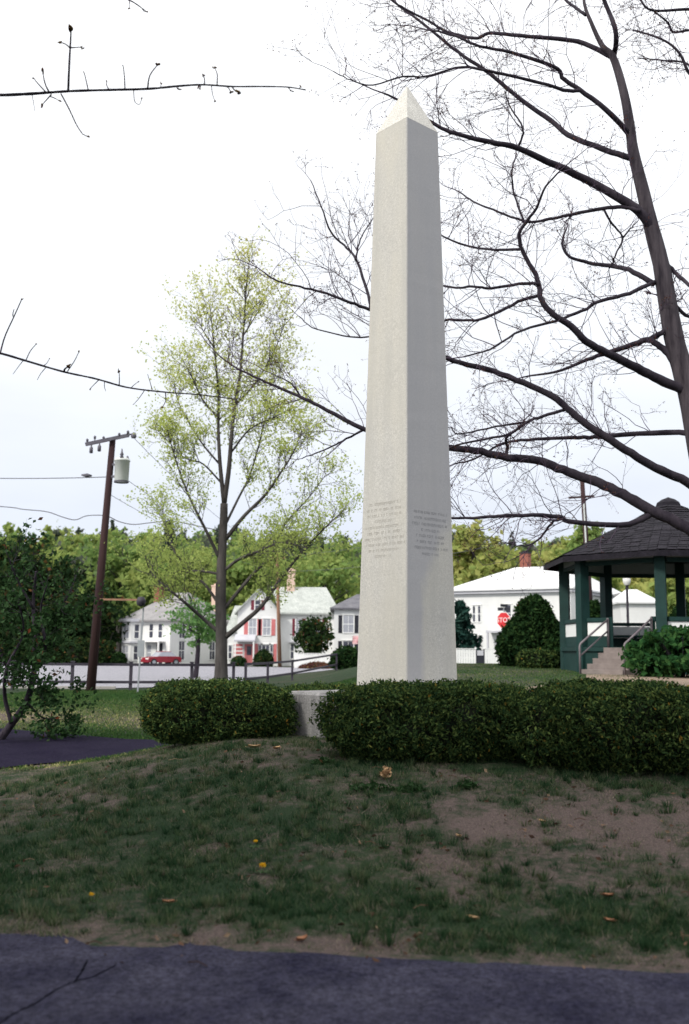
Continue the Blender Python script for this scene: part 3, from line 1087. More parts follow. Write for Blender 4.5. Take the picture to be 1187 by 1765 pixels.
for pp, a, b, w0, w1 in limbs:
    p_, r_ = traced(pp, TD + a, TD + b, w0 * .88, w1 * .9)
    p_ = p_ + np.array([(0.018 * noise.noise(Vector((q * .9, pp[0][0], 0))), 0, 0.022 * noise.noise(Vector((q * .9, 0, pp[0][0])))) for q in range(len(p_))])
    r_ = r_ * (1 + .10 * np.array([noise.noise(Vector((q * .7, pp[0][1], 3))) for q in range(len(r_))]))
    MB().tube(p_ - bo, r_, 7).build('limb', M['bark'], big, True)
    lm_pts.append((p_, r_))
tw = MB()
buds = []
for p_, r_ in lm_pts:
    L = np.linalg.norm(np.diff(p_, axis=0), axis=1).sum()
    for _ in range(int(L * 3.5) + 2):
        i = rng.integers(max(1, len(p_) // 6), len(p_) - 1)
        t = p_[i] - p_[i - 1]
        t /= np.linalg.norm(t)
        sd = rng.normal(size=3)
        sd[1] *= 0.8
        sd -= t * (sd @ t)
        sd /= np.linalg.norm(sd)
        dd = t * 0.75 + sd + np.array((-0.1, 0, 0.15))
        twig(tw, buds, p_[i], dd, rng.uniform(0.45, 1.45), min(0.0085, r_[i] * 0.5), 2, up=0.25, kids=(2, 4))
    twig(tw, buds, p_[-1], p_[-1] - p_[-2], 0.8, r_[-1] * 0.8, 2)
# keep twigs clear of the obelisk
tv = [a for a in tw.v]
tw.v = [a - bo for a in tv]
tw.build('twigs', M['twig'], big)
bm_ = MB()
bd = np.array(buds)
bd = bd[rng.uniform(0, 1, len(bd)) < 0.75]
bd = np.repeat(bd, 3, 0) + rng.normal(0, 0.014, (len(bd) * 3, 3))
bm_.leaves(bd - bo, 0.018, 1.5)
bm_.build('buds', M['bud'], big)
print('bare tree twigs', tw.n, len(bd))

# --- a second bare tree outside the right edge: only twigs of its limbs reach the top corner
T2 = 21.0
tb2 = P(1420, 1190, T2)
t2 = empty('bare_tree', (float(tb2[0]), T2, float(gz(tb2[0], T2))), 'bare tree beyond the right edge, only thin limb ends showing in the top right corner', 'tree')
b2 = np.array(t2.location)
p_, r_ = smooth_line([b2 - (0, 0, .2), P(1410, 900, T2), P(1395, 500, T2), P(1385, 150, T2), P(1370, -120, T2)], [.26, .2, .15, .1, .04], 30)
MB().tube(p_ - b2, r_, 10).build('trunk', M['bark'], t2, True)
tw2, bud2 = MB(), []
for pp, w0, w1 in (([(1385, 150), (1300, 60), (1240, 20), (1187, 16), (1125, 18), (1104, 0), (1095, -25)], 14, 3),
                   ([(1240, 20), (1210, 50), (1187, 52), (1160, 55), (1150, 38), (1125, 18)], 7, 3),
                   ([(1392, 420), (1300, 250), (1220, 160), (1187, 125), (1173, 95), (1152, 74), (1120, 60), (1090, 52)], 14, 3),
                   ([(1220, 160), (1187, 112), (1150, 105), (1100, 100)], 6, 2)):
    q_, s_ = traced(pp, T2, T2 + rng.uniform(-1, 1), w0, w1)
    MB().tube(q_ - b2, s_, 6).build('limb', M['bark'], t2, True)
    for _ in range(14):
        i = rng.integers(len(q_) // 3, len(q_) - 1)
        dd = rng.normal(size=3) + np.array((-0.5, 0, .1))
        twig(tw2, bud2, q_[i], dd, rng.uniform(.4, 1.0), min(.008, s_[i] * .5), 2, kids=(2, 4))
tw2.v = [a - b2 for a in tw2.v]
tw2.build('twigs', M['twig'], t2)
MB().leaves(np.array(bud2) - b2, 0.026, 1.5).build('buds', M['bud'], t2)

# --- near bare tree outside the left edge with two long shoots reaching in
nx_, ny_ = -5.6, 7.6
nr = empty('bare_tree', (nx_, ny_, float(gz(nx_, ny_))), 'near bare tree outside the left edge, its two long budding branches crossing the sky', 'tree')
nb = np.array(nr.location)
p_, r_ = smooth_line([nb - (0, 0, .2), nb + (.05, 0, 1.5), nb + (.0, .1, 3.2), nb + (.1, 0, 5.2), nb + (.0, .1, 7.5), nb + (.1, 0, 9)], [.2, .16, .14, .11, .07, .03], 30)
MB().tube(p_ - nb, r_, 10).build('trunk', M['bark'], nr, True)


def near_branch(root_pt, pp, D, w0, w1, shoots):
    pts = [root_pt] + [P(a, b, D) for a, b in pp]
    n_ = len(pts)
    rad = [w0 * 1.6 / 2 / FPX * D] + [lerp(w0, w1, (q / (n_ - 2)) ** 0.7) / 2 / FPX * D for q in range(n_ - 1)]
    q_, s_ = smooth_line(pts, rad, 70)
    lb = MB().tube(q_ - nb, s_ * (1 + 0.12 * rng.normal(size=len(s_)) * 0.5), 7).build('limb', M['bark'], nr, True)
    for sp, w, bud in shoots:
        a = [P(x, y, D + 0.12 * math.sin(i * 1.7 + sp[0][0])) if i else P(x, y, D) for i, (x, y) in enumerate(sp)]
        if len(a) == 2:
            a = [a[0], (a[0] + a[1]) / 2 + rng.normal(0, .008, 3), a[1]]
        q, s = smooth_line(a, np.linspace(w, w * .6, len(a)) / 2 / FPX * D, 9)
        MB().tube(q - nb, s, 5).build('shoot', M['bark'], lb)
        if bud:
            bb = MB()
            for e__ in range(3):
                c = q[-1] - nb + rng.normal(0, bud * .25 / FPX * D, 3)
                rr = bud / 2 / FPX * D
                ax = (q[-1] - q[-2]) / np.linalg.norm(q[-1] - q[-2]) + rng.normal(0, .4, 3)
                bb.tube([c - ax * rr, c - ax * rr * .3, c + ax * rr * .5, c + ax * rr * 1.4], [rr * .3, rr * .62, rr * .5, rr * .08], 6)
            bb.build('bud', M['bud'], lb, True)


near_branch(nb + (0.0, 0.05, 4.9),
            [(-120, 168), (0, 164), (60, 161), (120, 157), (185, 155), (255, 153), (310, 148), (350, 146), (400, 149), (450, 149), (495, 150), (527, 155)], 7.2, 7, 2.2,
            [([(117, 157), (119, 110), (121, 75), (122, 48)], 5, 8), ([(121, 83), (104, 73)], 3, 5), ([(122, 82), (140, 81)], 3, 5),
             ([(80, 160), (66, 145), (57, 134)], 3, 4), ([(84, 158), (77, 143), (73, 122)], 3.4, 6), ([(88, 163), (80, 172), (72, 181)], 3, 7), ([(86, 166), (102, 174)], 2.5, 4),
             ([(105, 162), (120, 190), (130, 212), (142, 231), (152, 235)], 3, 6), ([(152, 156), (146, 130), (144, 124)], 2.5, 3), ([(188, 155), (184, 140)], 2.5, 4),
             ([(215, 154), (214, 130), (212, 113)], 2.8, 3), ([(254, 153), (258, 130), (272, 111)], 3.2, 8), ([(352, 146), (350, 130)], 3, 5), ([(374, 146), (374, 128), (370, 117)], 2.6, 5),
             ([(230, 156), (232, 175), (240, 180), (244, 170)], 2, 4), ([(364, 147), (366, 162), (370, 174)], 2, 4), ([(390, 149), (398, 160)], 2.6, 6), ([(400, 150), (411, 160)], 3, 8),
             ([(305, 150), (308, 153)], 3, 5), ([(342, 148), (343, 152)], 3, 5), ([(55, 163), (58, 180), (60, 192)], 1.6, 0), ([(497, 151), (505, 157)], 2, 4), ([(515, 153), (518, 150)], 2, 4), ([(276, 152), (278, 144)], 2, 4)])
near_branch(nb + (0.0, 0.05, 3.0),
            [(-150, 575), (-60, 597), (0, 609), (48, 623), (110, 641), (165, 653), (220, 668), (285, 676), (340, 680), (390, 686), (405, 688)], 9.5, 5.5, 1.8,
            [([(0, 609), (8, 580), (24, 545), (37, 516)], 3, 3), ([(22, 545), (24, 533)], 2, 0), ([(110, 641), (117, 632)], 4, 6), ([(116, 640), (128, 622), (136, 606)], 2, 3), ([(44, 622), (52, 605), (62, 593)], 2, 3),
             ([(205, 665), (205, 640)], 2, 4), ([(285, 676), (279, 703)], 2, 4), ([(262, 672), (254, 645)], 1.6, 0), ([(170, 655), (155, 670)], 1.8, 3), ([(180, 657), (182, 674)], 1.6, 0), ([(80, 632), (64, 655)], 1.5, 0),
             ([(250, 671), (230, 697)], 1.5, 2), ([(75, 630), (85, 618)], 1.5, 2), ([(225, 669), (238, 658)], 1.5, 2), ([(40, 621), (22, 645)], 1.5, 0)])
near_branch(nb + (0.0, 0.1, 6.0), [(-120, -60), (100, -40), (190, -14), (222, 0), (236, 8), (252, 20)], 7.6, 5, 2, [([(222, 0), (222, 14)], 2, 4), ([(244, 14), (254, 20)], 1.8, 3)])

# --- unseen evergreens added to shade the lawn and path are built further down
# --- young leafing tree before the street
LD = 34.5
lb0 = P(381, 1162, LD)
lt = empty('leafing_tree', (float(lb0[0]), LD, float(gz(lb0[0], LD))), 'tall slender tree in pale yellow green spring leaf, left of the obelisk', 'tree')
lo = np.array(lt.location)
p_, r_ = smooth_line([lo - (0, 0, .2), P(381, 1150, LD), P(381, 1090, LD), P(380, 1030, LD), P(382, 960, LD), P(385, 900, LD), P(386, 868, LD)], [x / 2 / FPX * LD for x in (30, 22, 19, 19, 16, 14, 13)], 24)
MB().tube(p_ - lo, r_, 10).build('trunk', M['bark_grey'], lt, True)
lim = [
    ([(386, 868), (379, 800), (376, 740), (376, 680), (371, 620), (366, 570), (362, 530)], 0, .5, 9, 1.5),
    ([(386, 868), (394, 810), (398, 760), (404, 700), (414, 640), (420, 560), (424, 500), (428, 455)], 0, -.3, 10, 1.5),
    ([(379, 965), (355, 915), (330, 865), (310, 815), (296, 770), (285, 730)], 0, -1.0, 7, 1.5),
    ([(388, 930), (420, 890), (455, 855), (480, 820), (505, 780), (520, 740)], 0, -1.2, 8, 1.5),
    ([(388, 905), (410, 860), (430, 820), (445, 770), (455, 730), (468, 680), (478, 620)], 0, 1.4, 5, 1.2),
    ([(377, 1090), (345, 1062), (320, 1040), (290, 1015), (262, 990), (250, 960)], 0, -1.4, 8, 1.5),
    ([(376, 1040), (355, 1010), (330, 985), (300, 950), (285, 905), (270, 880)], 0, 1.4, 6, 1.5),
    ([(386, 1100), (420, 1072), (450, 1045), (475, 1010), (505, 970), (540, 930), (570, 900), (592, 880)], 0, -1.0, 9, 1.5),
    ([(386, 1050), (410, 1020), (440, 985), (470, 955), (490, 905), (530, 860), (560, 820)], 0, 1.6, 7, 1.5),
    ([(384, 985), (410, 965), (445, 950), (485, 935), (530, 945)], 0, -1.5, 6, 1.5),
    ([(380, 990), (350, 985), (310, 985), (275, 1000)], 0, .8, 5, 1.5),
    ([(376, 720), (350, 690), (330, 650), (315, 620)], .2, -.5, 4, 1.2), ([(404, 700), (440, 660), (470, 610), (490, 560)], .1, .8, 4, 1.2),
    ([(398, 780), (430, 740), (470, 720), (510, 700)], 0, -1.0, 4, 1.2), ([(378, 800), (345, 760), (310, 700), (300, 660)], 0, 1.0, 4, 1.2),
    ([(418, 580), (440, 545), (460, 510)], -.2, .5, 3, 1), ([(369, 600), (350, 570), (340, 545)], .3, -.2, 3, 1), ([(388, 840), (350, 800), (320, 790), (280, 760)], 0, .5, 4, 1.2)]
tws, tips = MB(), []
stat = []
for pp, a, b, w0, w1 in lim:
    q_, s_ = traced(pp, LD + a, LD + b, w0, w1)
    MB().tube(q_ - lo, s_, 6).build('limb', M['bark_grey'], lt, True)
    L = np.linalg.norm(np.diff(q_, axis=0), axis=1).sum()
    for _ in range(int(L * 5.0) + 4):
        i = rng.integers(len(q_) // 4, len(q_))
        t = q_[i] - q_[i - 1]
        t /= np.linalg.norm(t)
        sd = rng.normal(size=3)
        sd -= t * (sd @ t)
        sd /= np.linalg.norm(sd)
        twig(tws, tips, q_[i], t * .7 + sd * .8 + np.array((0, 0, .35)), rng.uniform(.5, 1.25), min(.014, s_[i] * .6), 2, up=.5, kids=(2, 3), wob=.16)
tws.v = [a - lo for a in tws.v]
tws.build('twigs', M['bark_grey'], lt)
tp = np.array(tips)
lf = np.repeat(tp, 8, 0) + rng.normal(0, .15, (len(tp) * 8, 3))
# sparser and yellower towards the top, greener low down
hh = (lf[:, 2] - lo[2]) / 14.5
keep = rng.uniform(0, 1, len(lf)) < (0.60 - 0.10 * hh)
lf, hh = lf[keep], hh[keep]
MB().leaves(lf - lo, .066, 1.5, tint=np.clip(0.02 + 0.62 * hh + rng.normal(0, .06, len(hh)), 0, .8)).build('leaves', M['leaf_spring'], lt)
print('leafing tree', len(lf))


# --- generic crown trees
def crown_points(n_clump, per, r, seed, flat=1.0, conic=0.0, spread=.42):
    """leaf points in clumps through a crown of unit-ish size scaled by r=(rx,ry,rz)"""
    pts = []
    tint = []
    for q in range(n_clump):
        d = rng.normal(size=3)
        d /= np.linalg.norm(d)
        rad = rng.uniform(.25, 1.0) ** .5
        c = d * rad
        if conic:
            t = (c[2] + 1) / 2
            c[:2] *= (1 - conic * t)
        k = int(per * rng.uniform(.5, 1.5))
        s = spread * rng.uniform(.6, 1.2)
        x = c + rng.normal(0, s * .45, (k, 3)) * np.array((1, 1, .7))
        pts.append(x)
        tint.append(np.full(k, rng.uniform(-.09, .09)))
    return np.concatenate(pts) * np.array(r), np.concatenate(tint)


def crown_tree(name, x, y, h, rx, rz_, label, tint, mat='leaf_wood', leaf=.5, n_clump=34, per=46, trunk='bark_grey', group=None, conic=0.0, cat='tree', tr=None, base=None):
    z = float(gz(x, y)) if base is None else base
    root = empty(name, (x, y, z), label, cat, group)
    tr = tr or h * .022
    cz = h - rz_
    m = MB()
    n_ = 8
    q_, s_ = smooth_line([(0, 0, -.2), (rng.normal(0, .1), 0, h * .3), (rng.normal(0, .2), 0, h * .6), (0, 0, h * .9)], [tr * 1.2, tr, tr * .7, tr * .25], 12)
    m.tube(q_, s_, 7)
    for _ in range(9):
        a = rng.uniform(0, 6.28)
        zz = rng.uniform(cz - rz_ * .7, cz + rz_ * .3)
        e_ = np.array((math.cos(a) * rx * .75, math.sin(a) * rx * .75, zz + rz_ * .35))
        s0 = np.array((0, 0, zz - rz_ * .15))
        m.tube([s0, (s0 + e_) / 2 + rng.normal(0, .15, 3), e_], [tr * .45, tr * .28, tr * .1], 5)
    m.build('trunk', M[trunk], root, True)
    p, t = crown_points(n_clump, per, (rx, rx, rz_), 0, conic=conic)
    p[:, 2] += cz
    p[:, 2] = np.maximum(p[:, 2], .15)
    MB().leaves(p, leaf, 1.4, tint=np.clip(tint + t, 0, .85)).build('crown', M[mat], root)
    return root


def top_h(px, py, D):
    p = P(px, py, D)
    return float(p[0]), float(p[2]) - float(gz(p[0], D))


# two unseen evergreens added beside and behind the camera to shade path and mound
crown_tree('added_shade_tree', -7.9, -0.9, 13.0, 5.2, 5.0, 'dense unseen evergreen outside the left edge, added to shade the mound', .0, 'shrub_dark', .42, 90, 90, 'bark')
crown_tree('added_shade_tree', -2.8, -6.2, 13.0, 5.2, 5.0, 'dense unseen evergreen behind the camera, added to shade the path', .0, 'shrub_dark', .42, 90, 90, 'bark')

# dark trees across the street at the left
x, h = top_h(20, 915, 101)
crown_tree('dark_tree', x, 101, h, 4.6, 6.0, 'dark broad tree across the street at the left edge, the tallest of the dark ones', .0, 'leaf_darktree', .5, 70, 60)
x, h = top_h(100, 968, 100)
crown_tree('dark_tree', x, 100, h, 3.8, 4.6, 'dark dense tree across the street, just left of the leaning utility pole', .0, 'leaf_darktree', .45, 64, 55)
x, h = top_h(178, 1010, 99.5)
crown_tree('dark_tree', x, 99.5, h, 2.3, 3.5, 'smaller dark tree crowding the left corner of the grey roofed white house', .0, 'leaf_darktree', .4, 40, 45)
x, h = top_h(-70, 940, 98)
crown_tree('dark_tree', x, 98, h, 4.2, 5.0, 'dark tree mostly beyond the left edge, across the street', .0, 'leaf_darktree', .5, 50, 55)
for px, w, lab in ((10, 2.6, 'dark low shrub at the street edge, leftmost of the row under the dark trees'), (70, 2.2, 'dark low shrub at the street edge, middle of the row under the dark trees'),
                   (130, 2.2, 'dark low shrub at the street edge, nearest the left side of the leaning utility pole'), (172, 1.2, 'dark rounded shrub just right of the leaning utility pole')):
    x = XZ(px, 96.5)
    hedge('street_shrub', (x, 96.8, 0), w, 1.0, 1.15, 0, lab, 'shrub', 'shrubs along the far street edge', 500, .22, 'leaf_darktree', lump=.2, lf=.8, p=2.4)

# individual trees behind the houses
for (px, py, D, rx, rz_, tn, lab) in (
        (212, 922, 128, 4.6, 5.2, .40, 'bright green rounded tree behind the chimney of the grey roofed white house'),
        (330, 940, 132, 5.0, 4.8, .56, 'yellow green tree behind the leafing tree trunk, beyond the grey roofed house'),
        (420, 955, 126, 4.2, 4.5, .50, 'mid green tree behind the gable of the pink shuttered house'),
        (560, 946, 130, 5.6, 5.6, .48, 'broad fresh green tree beyond the pale roof, left of the obelisk'),
        (150, 945, 134, 3.4, 4.8, .13, 'greyish budding tree seen just left of the leaning utility pole'),
        (86, 935, 140, 5.0, 5.5, .54, 'pale yellow green tree on the slope, above the dark trees at left'),
        (268, 962, 122, 3.6, 4.0, .52, 'olive green tree between the two chimneys of the grey roofed house'),
        (815, 902, 128, 3.2, 4.2, .78, 'yellow leafing tree standing highest beside the right edge of the obelisk'),
        (905, 955, 124, 4.5, 3.6, .74, 'yellow green tree behind the brick chimney of the white roofed house'),
        (846, 945, 120, 3.0, 3.4, .68, 'olive yellow tree left of the brick chimney on the white roof'),
        (1165, 985, 112, 3.4, 3.6, .60, 'bright green tree seen between the right posts of the bandstand'),
        (1040, 990, 122, 3.6, 3.8, .50, 'green tree beyond the far wing, seen under the bandstand roof'),
        (1015, 905, 105, 2.3, 4.6, .42, 'green tree rising behind the bandstand roof beside the brown pole')):
    x, h = top_h(px, py, D)
    crown_tree('broadleaf_tree', x, D, h, rx, rz_, lab, tn, leaf=.62, n_clump=46, per=52, group='trees beyond the houses')
x, h = top_h(292, 900, 150)
conifer('spruce_tree', x, 150, h, 3.0, 'dark spire shaped spruce standing above the tree line behind the leafing tree', leaf=.6)
x, h = top_h(793, 1010, 77)
conifer('spruce_tree', x, 77, 4.9, 2.2, 'blue green spruce at the right side of the obelisk foot, before the white roofed house', leaf=.22, n=4200)

# woodland on the hill: one mass
wm = MB()
for q in range(950):
    y = rng.uniform(138, 330)
    x = rng.uniform(-.62, .62) * y
    z = float(gz(x, y))
    hgt = rng.uniform(7, 12.5)
    rx = rng.uniform(2.4, 4.6)
    conic = 0
    left = x < 8
    tn = rng.choice((.14, .36, .42, .5, .56, .62)) if left else rng.choice((.2, .5, .62, .7, .76, .8))
    if rng.random() < (.07 if y < 240 else .16):
        tn, conic, rx = .0, .9, 2.4
        hgt += 2
    p, t = crown_points(16, 15, (rx, rx, hgt * .46), 0, conic=conic)
    p += np.array((x, y, z + hgt * .54))
    wm.leaves(p, 1.0, 1.3, tint=np.clip(tn + t, 0, .85))
    wm.tube([(x, y, z - .3), (x, y, z + hgt * .8)], [.2, .08], 5, tint=.15)
tag(wm.build('woodland', M['leaf_wood']), 'mixed spring woodland covering the hill behind the houses', 'woodland', kind='stuff')


# ------------------------------------------------------------------ houses
class Face:
    """a wall plane of a house: origin, direction along the wall, outward normal (local)"""
    def __init__(self, o, u, n):
        self.o, self.u, self.n = np.array(o, float), np.array(u, float), np.array(n, float)

    def pt(self, u, z, d):
        return self.o + self.u * u + self.n * d + np.array((0, 0, z))

    def slab(self, m, u0, u1, z0, z1, d0, d1):
        v = [self.pt(u, z, d) for d in (d0, d1) for z in (z0, z1) for u in (u0, u1)]
        f = np.array([(0, 2, 3, 1), (4, 5, 7, 6), (0, 1, 5, 4), (2, 6, 7, 3), (0, 4, 6, 2), (1, 3, 7, 5)])
        m.add(v, f)


def window(h, fc, u, z, w, ht, shut=None, glass='glass', sw=None, bars=True, trim='white_trim'):
    m = MB()
    b = .09
    fc.slab(m, u - w / 2 - b, u - w / 2, z - b, z + ht + b, -.02, .05)
    fc.slab(m, u + w / 2, u + w / 2 + b, z - b, z + ht + b, -.02, .05)
    fc.slab(m, u - w / 2, u + w / 2, z - b, z, -.02, .07)
    fc.slab(m, u - w / 2 - b - .03, u + w / 2 + b + .03, z + ht + b, z + ht + b + .08, -.02, .09)
    if bars:
        fc.slab(m, u - w / 2, u + w / 2, z + ht / 2 - .03, z + ht / 2 + .03, .0, .04)
        if w > .6:
            fc.slab(m, u - .02, u + .02, z, z + ht, .0, .035)
    wn = m.build('window', M[trim], h)
    g_ = MB()
    fc.slab(g_, u - w / 2, u + w / 2, z, z + ht, -.02, .02)
    g_.build('pane', M[glass], wn)
    if shut:
        sw = sw or w * .5
        for s in (-1, 1):
            k = MB()
            a = u + s * (w / 2 + b + .015 + sw / 2)
            fc.slab(k, a - sw / 2, a + sw / 2, z - .05, z + ht + .05, .0, .05)
            for q in range(7):
                zz = z + ht * (q + .5) / 7
                fc.slab(k, a - sw * .38, a + sw * .38, zz - .03, zz + .03, .05, .065)
            k.build('shutter', M[shut], h)


def hip(x0, x1, y0, y1, z, ra, rb, rz_, ym=None, ov=.45, th=.16):
    """hip roof with overhang; ridge from ra to rb along x at height rz_"""
    m = MB()
    x0, x1, y0, y1 = x0 - ov, x1 + ov, y0 - ov, y1 + ov
    ym = (y0 + y1) / 2 if ym is None else ym
    v = [(x0, y0, z - th), (x1, y0, z - th), (x1, y1, z - th), (x0, y1, z - th), (x0, y0, z), (x1, y0, z), (x1, y1, z), (x0, y1, z), (ra, ym, rz_), (rb, ym, rz_)]
    m.add(v, [(3, 2, 1, 0), (0, 1, 5, 4), (1, 2, 6, 5), (2, 3, 7, 6), (3, 0, 4, 7), (4, 5, 9, 8), (5, 6, 9), (6, 7, 8, 9), (7, 4, 8)])
    return m


def gable_y(x0, x1, y0, y1, z, rz_, ov=.3, th=.14):
    """gable roof, ridge along y (gable faces -y)"""
    m = MB()
    xm = (x0 + x1) / 2
    y0, y1 = y0 - ov, y1 + .05
    k = (rz_ - z) / (xm - x0)
    for s, xe in ((-1, x0 - ov), (1, x1 + ov)):
        ze = z - k * ov
        v = [(xe, y0, ze), (xm, y0, rz_), (xm, y1, rz_), (xe, y1, ze), (xe, y0, ze + th), (xm, y0, rz_ + th), (xm, y1, rz_ + th), (xe, y1, ze + th)]
        m.add(v, np.array([(0, 1, 2, 3), (4, 7, 6, 5), (0, 4, 5, 1), (2, 6, 7, 3), (0, 3, 7, 4)]))
    return m


def chimney(h, x, y, z0, z1, w, mat='brick', capm='soot'):
    m = MB()
    m.box(x - w / 2, x + w / 2, y - w / 2, y + w / 2, z0, z1)
    c = m.build('chimney', M[mat], h)
    k = MB()
    k.box(x - w / 2 - .05, x + w / 2 + .05, y - w / 2 - .05, y + w / 2 + .05, z1, z1 + .16)
    k.box(x - w / 4, x + w / 4, y - w / 4, y + w / 4, z1 + .16, z1 + .3)
    k.build('chimney_cap', M[capm], c)
    return c


def zpx(px, py, D):
    return float(P(px, py, D)[2])


# --- house A: grey hip roof, two storey bay
AD = 97.0
ax_ = float(P(292, 1120, AD)[0])
A = empty('white_house', (ax_, AD, 0.0), 'white house with grey hip roof, brick chimney and a two storey bay at its left', 'house', 'white houses along the street', R(-35))
EA = zpx(292, 1068, AD)
w = MB()
w.box(-6.3, 0, 0, 9.0, 0, EA)
wall = w.build('wall', M['white'], A)
F, Sd = Face((-6.3, 0, 0), (1, 0, 0), (0, -1, 0)), Face((0, 0, 0), (0, 1, 0), (1, 0, 0))
cm = MB()
for fc, L in ((F, 6.3), (Sd, 9.0)):
    fc.slab(cm, -.04, .14, 0, EA - .3, .0, .035)
    fc.slab(cm, L - .14, L + .04, 0, EA - .3, .0, .035)
    fc.slab(cm, 0, L, EA - .32, EA - .17, .0, .10)
cm.build('corner_boards', M['white_trim'], A)
rA = hip(-6.3, 0, 0, 9.0, EA, -4.2, -2.0, EA + 2.9, ov=.5).build('roof', M['roof_grey'], A)
chimney(A, -4.9, 3.2, EA + .6, EA + 3.6, .75)
chimney(A, -.6, 7.0, EA + .3, EA + 3.6, .6, 'brick_pale', 'brick_pale')
# bay at the left
bx = -6.3 + .35
bay = MB()
prof = [(-1.2, 0), (-.65, -.95), (.65, -.95), (1.2, 0)]
vb = [(bx + .9 + a, b, z) for z in (0, EA - .05) for a, b in prof]
bay.add(vb, [(0, 1, 5, 4), (1, 2, 6, 5), (2, 3, 7, 6)])
bay.build('bay', M['white'], A)
br = MB()
prof2 = [(-1.5, 0), (-.82, -1.25), (.82, -1.25), (1.5, 0)]
for z0, z1, p2 in ((EA - .18, EA + .12, prof2), (2.1, 2.28, [(a * .95, b * .95) for a, b in prof2])):
    vb = [(bx + .9 + a, b, z) for z in (z0, z1) for a, b in p2]
    br.add(vb, [(0, 1, 5, 4), (1, 2, 6, 5), (2, 3, 7, 6), (7, 6, 5, 4), (0, 3, 2, 1)])
br.build('bay_cornice', M['trim_grey'], A)
bf = Face((bx + .9, -.95, 0), (1, 0, 0), (0, -1, 0))
nrm = np.array((-.95, -.55, 0)) / math.hypot(.95, .55)
bl = Face((bx + .9 - .925, -.475, 0), (.5, -.87, 0), nrm)
brr = Face((bx + .9 + .925, -.475, 0), (.5, .87, 0), (-nrm[0], nrm[1], 0))
for z, g_ in ((.5, 'curtain'), (2.6, 'curtain')):
    window(A, bf, 0, z, .75, 1.3, glass=g_)
    window(A, bl, 0, z, .42, 1.3)
    window(A, brr, 0, z, .42, 1.3)
for u in (3.75, 5.0):
    window(A, F, u, 2.65, .5, 1.3)
window(A, F, 3.55, .5, .55, 1.4, glass='curtain')
hd = MB()
F.slab(hd, 2.9, 5.7, 2.22, 2.34, .0, .9)
for u in (3.0, 5.6):
    hd.bar(F.pt(u, 0, .82), F.pt(u, 2.22, .82), .14)
hd.build('porch_hood', M['white_trim'], A)
dr = MB()
F.slab(dr, 4.55, 5.35, .15, 2.1, .0, .05)
dA = dr.build('door', M['shutter_black'], A)
for u in (1.6, 6.0):
    window(A, Sd, u, .55, .75, 1.75)
    window(A, Sd, u, 2.65, .75, 1.3)

# --- house B: gable with pink shutters, long pale roof wing
BD = 98.0
bx_ = float(P(408, 1120, BD)[0])
sc = BD / FPX
B = empty('white_house', (bx_, BD, 0.0), 'white gabled house with pink shutters, red door and a long pale roofed wing', 'house', 'white houses along the street', R(0))


def bu(px):
    return (px - 408) * sc * 1.005


EB = zpx(440, 1054, BD)
GB = zpx(442, 1017, BD)
w = MB()
x0, x1 = 0, bu(478)
w.box(x0, x1, 0, 7.5, 0, EB)
xm = (x0 + x1) / 2
w.add([(x0, 0, EB), (x1, 0, EB), (xm, 0, GB), (x0, 7.5, EB), (x1, 7.5, EB), (xm, 7.5, GB)], [(0, 1, 2), (5, 4, 3)])
w.build('wall', M['white'], B)
gable_y(x0, x1, 0, 7.5, EB, GB).build('roof', M['roof_pale'], B)
FB = Face((0, 0, 0), (1, 0, 0), (0, -1, 0))
window(B, FB, bu(442), GB - 1.9, .5, .85, 'shutter_maroon', sw=.3)
window(B, FB, bu(458), 3.0, .7, 1.5, 'shutter_pink', sw=.38, glass='curtain')
window(B, FB, bu(434), 3.0, .7, 1.5, 'shutter_pink', sw=.38, glass='curtain')
window(B, FB, bu(457), .65, .75, 1.35, glass='glass')
window(B, FB, bu(447.5), .65, .25, 1.35, bars=True)
window(B, FB, bu(466.5), .65, .25, 1.35, bars=True)
for px in (441.5, 472.5):
    k = MB()
    FB.slab(k, bu(px) - .18, bu(px) + .18, .3, 2.15, .0, .05)
    k.build('shutter', M['shutter_pink'], B)
k = MB()
FB.slab(k, bu(429) - .45, bu(429) + .45, .1, 2.1, .0, .06)
dB = k.build('door', M['shutter_pink'], B)
k = MB()
FB.slab(k, bu(429) - .22, bu(429) + .22, 1.05, 1.9, .06, .08)
k.build('door_glass', M['glass'], dB)
k = MB()
a, b = bu(405), bu(440)
v = [FB.pt(a, 2.5, 0), FB.pt(b, 2.5, 0), FB.pt(b, 2.35, 1.2), FB.pt(a, 2.35, 1.2), FB.pt(a, 3.05, 0), FB.pt(b, 3.05, 0), FB.pt(b, 2.5, 1.2), FB.pt(a, 2.5, 1.2)]
k.add(v, [(3, 2, 1, 0), (4, 5, 6, 7), (2, 3, 7, 6), (1, 2, 6, 5), (3, 0, 4, 7)])
k.build('porch_roof', M['trim_grey'], B)
for u in (a + .12, b - .12):
    MB().bar(FB.pt(u, 0, 1.1), FB.pt(u, 2.36, 1.1), .13).build('porch_post', M['white_trim'], B)
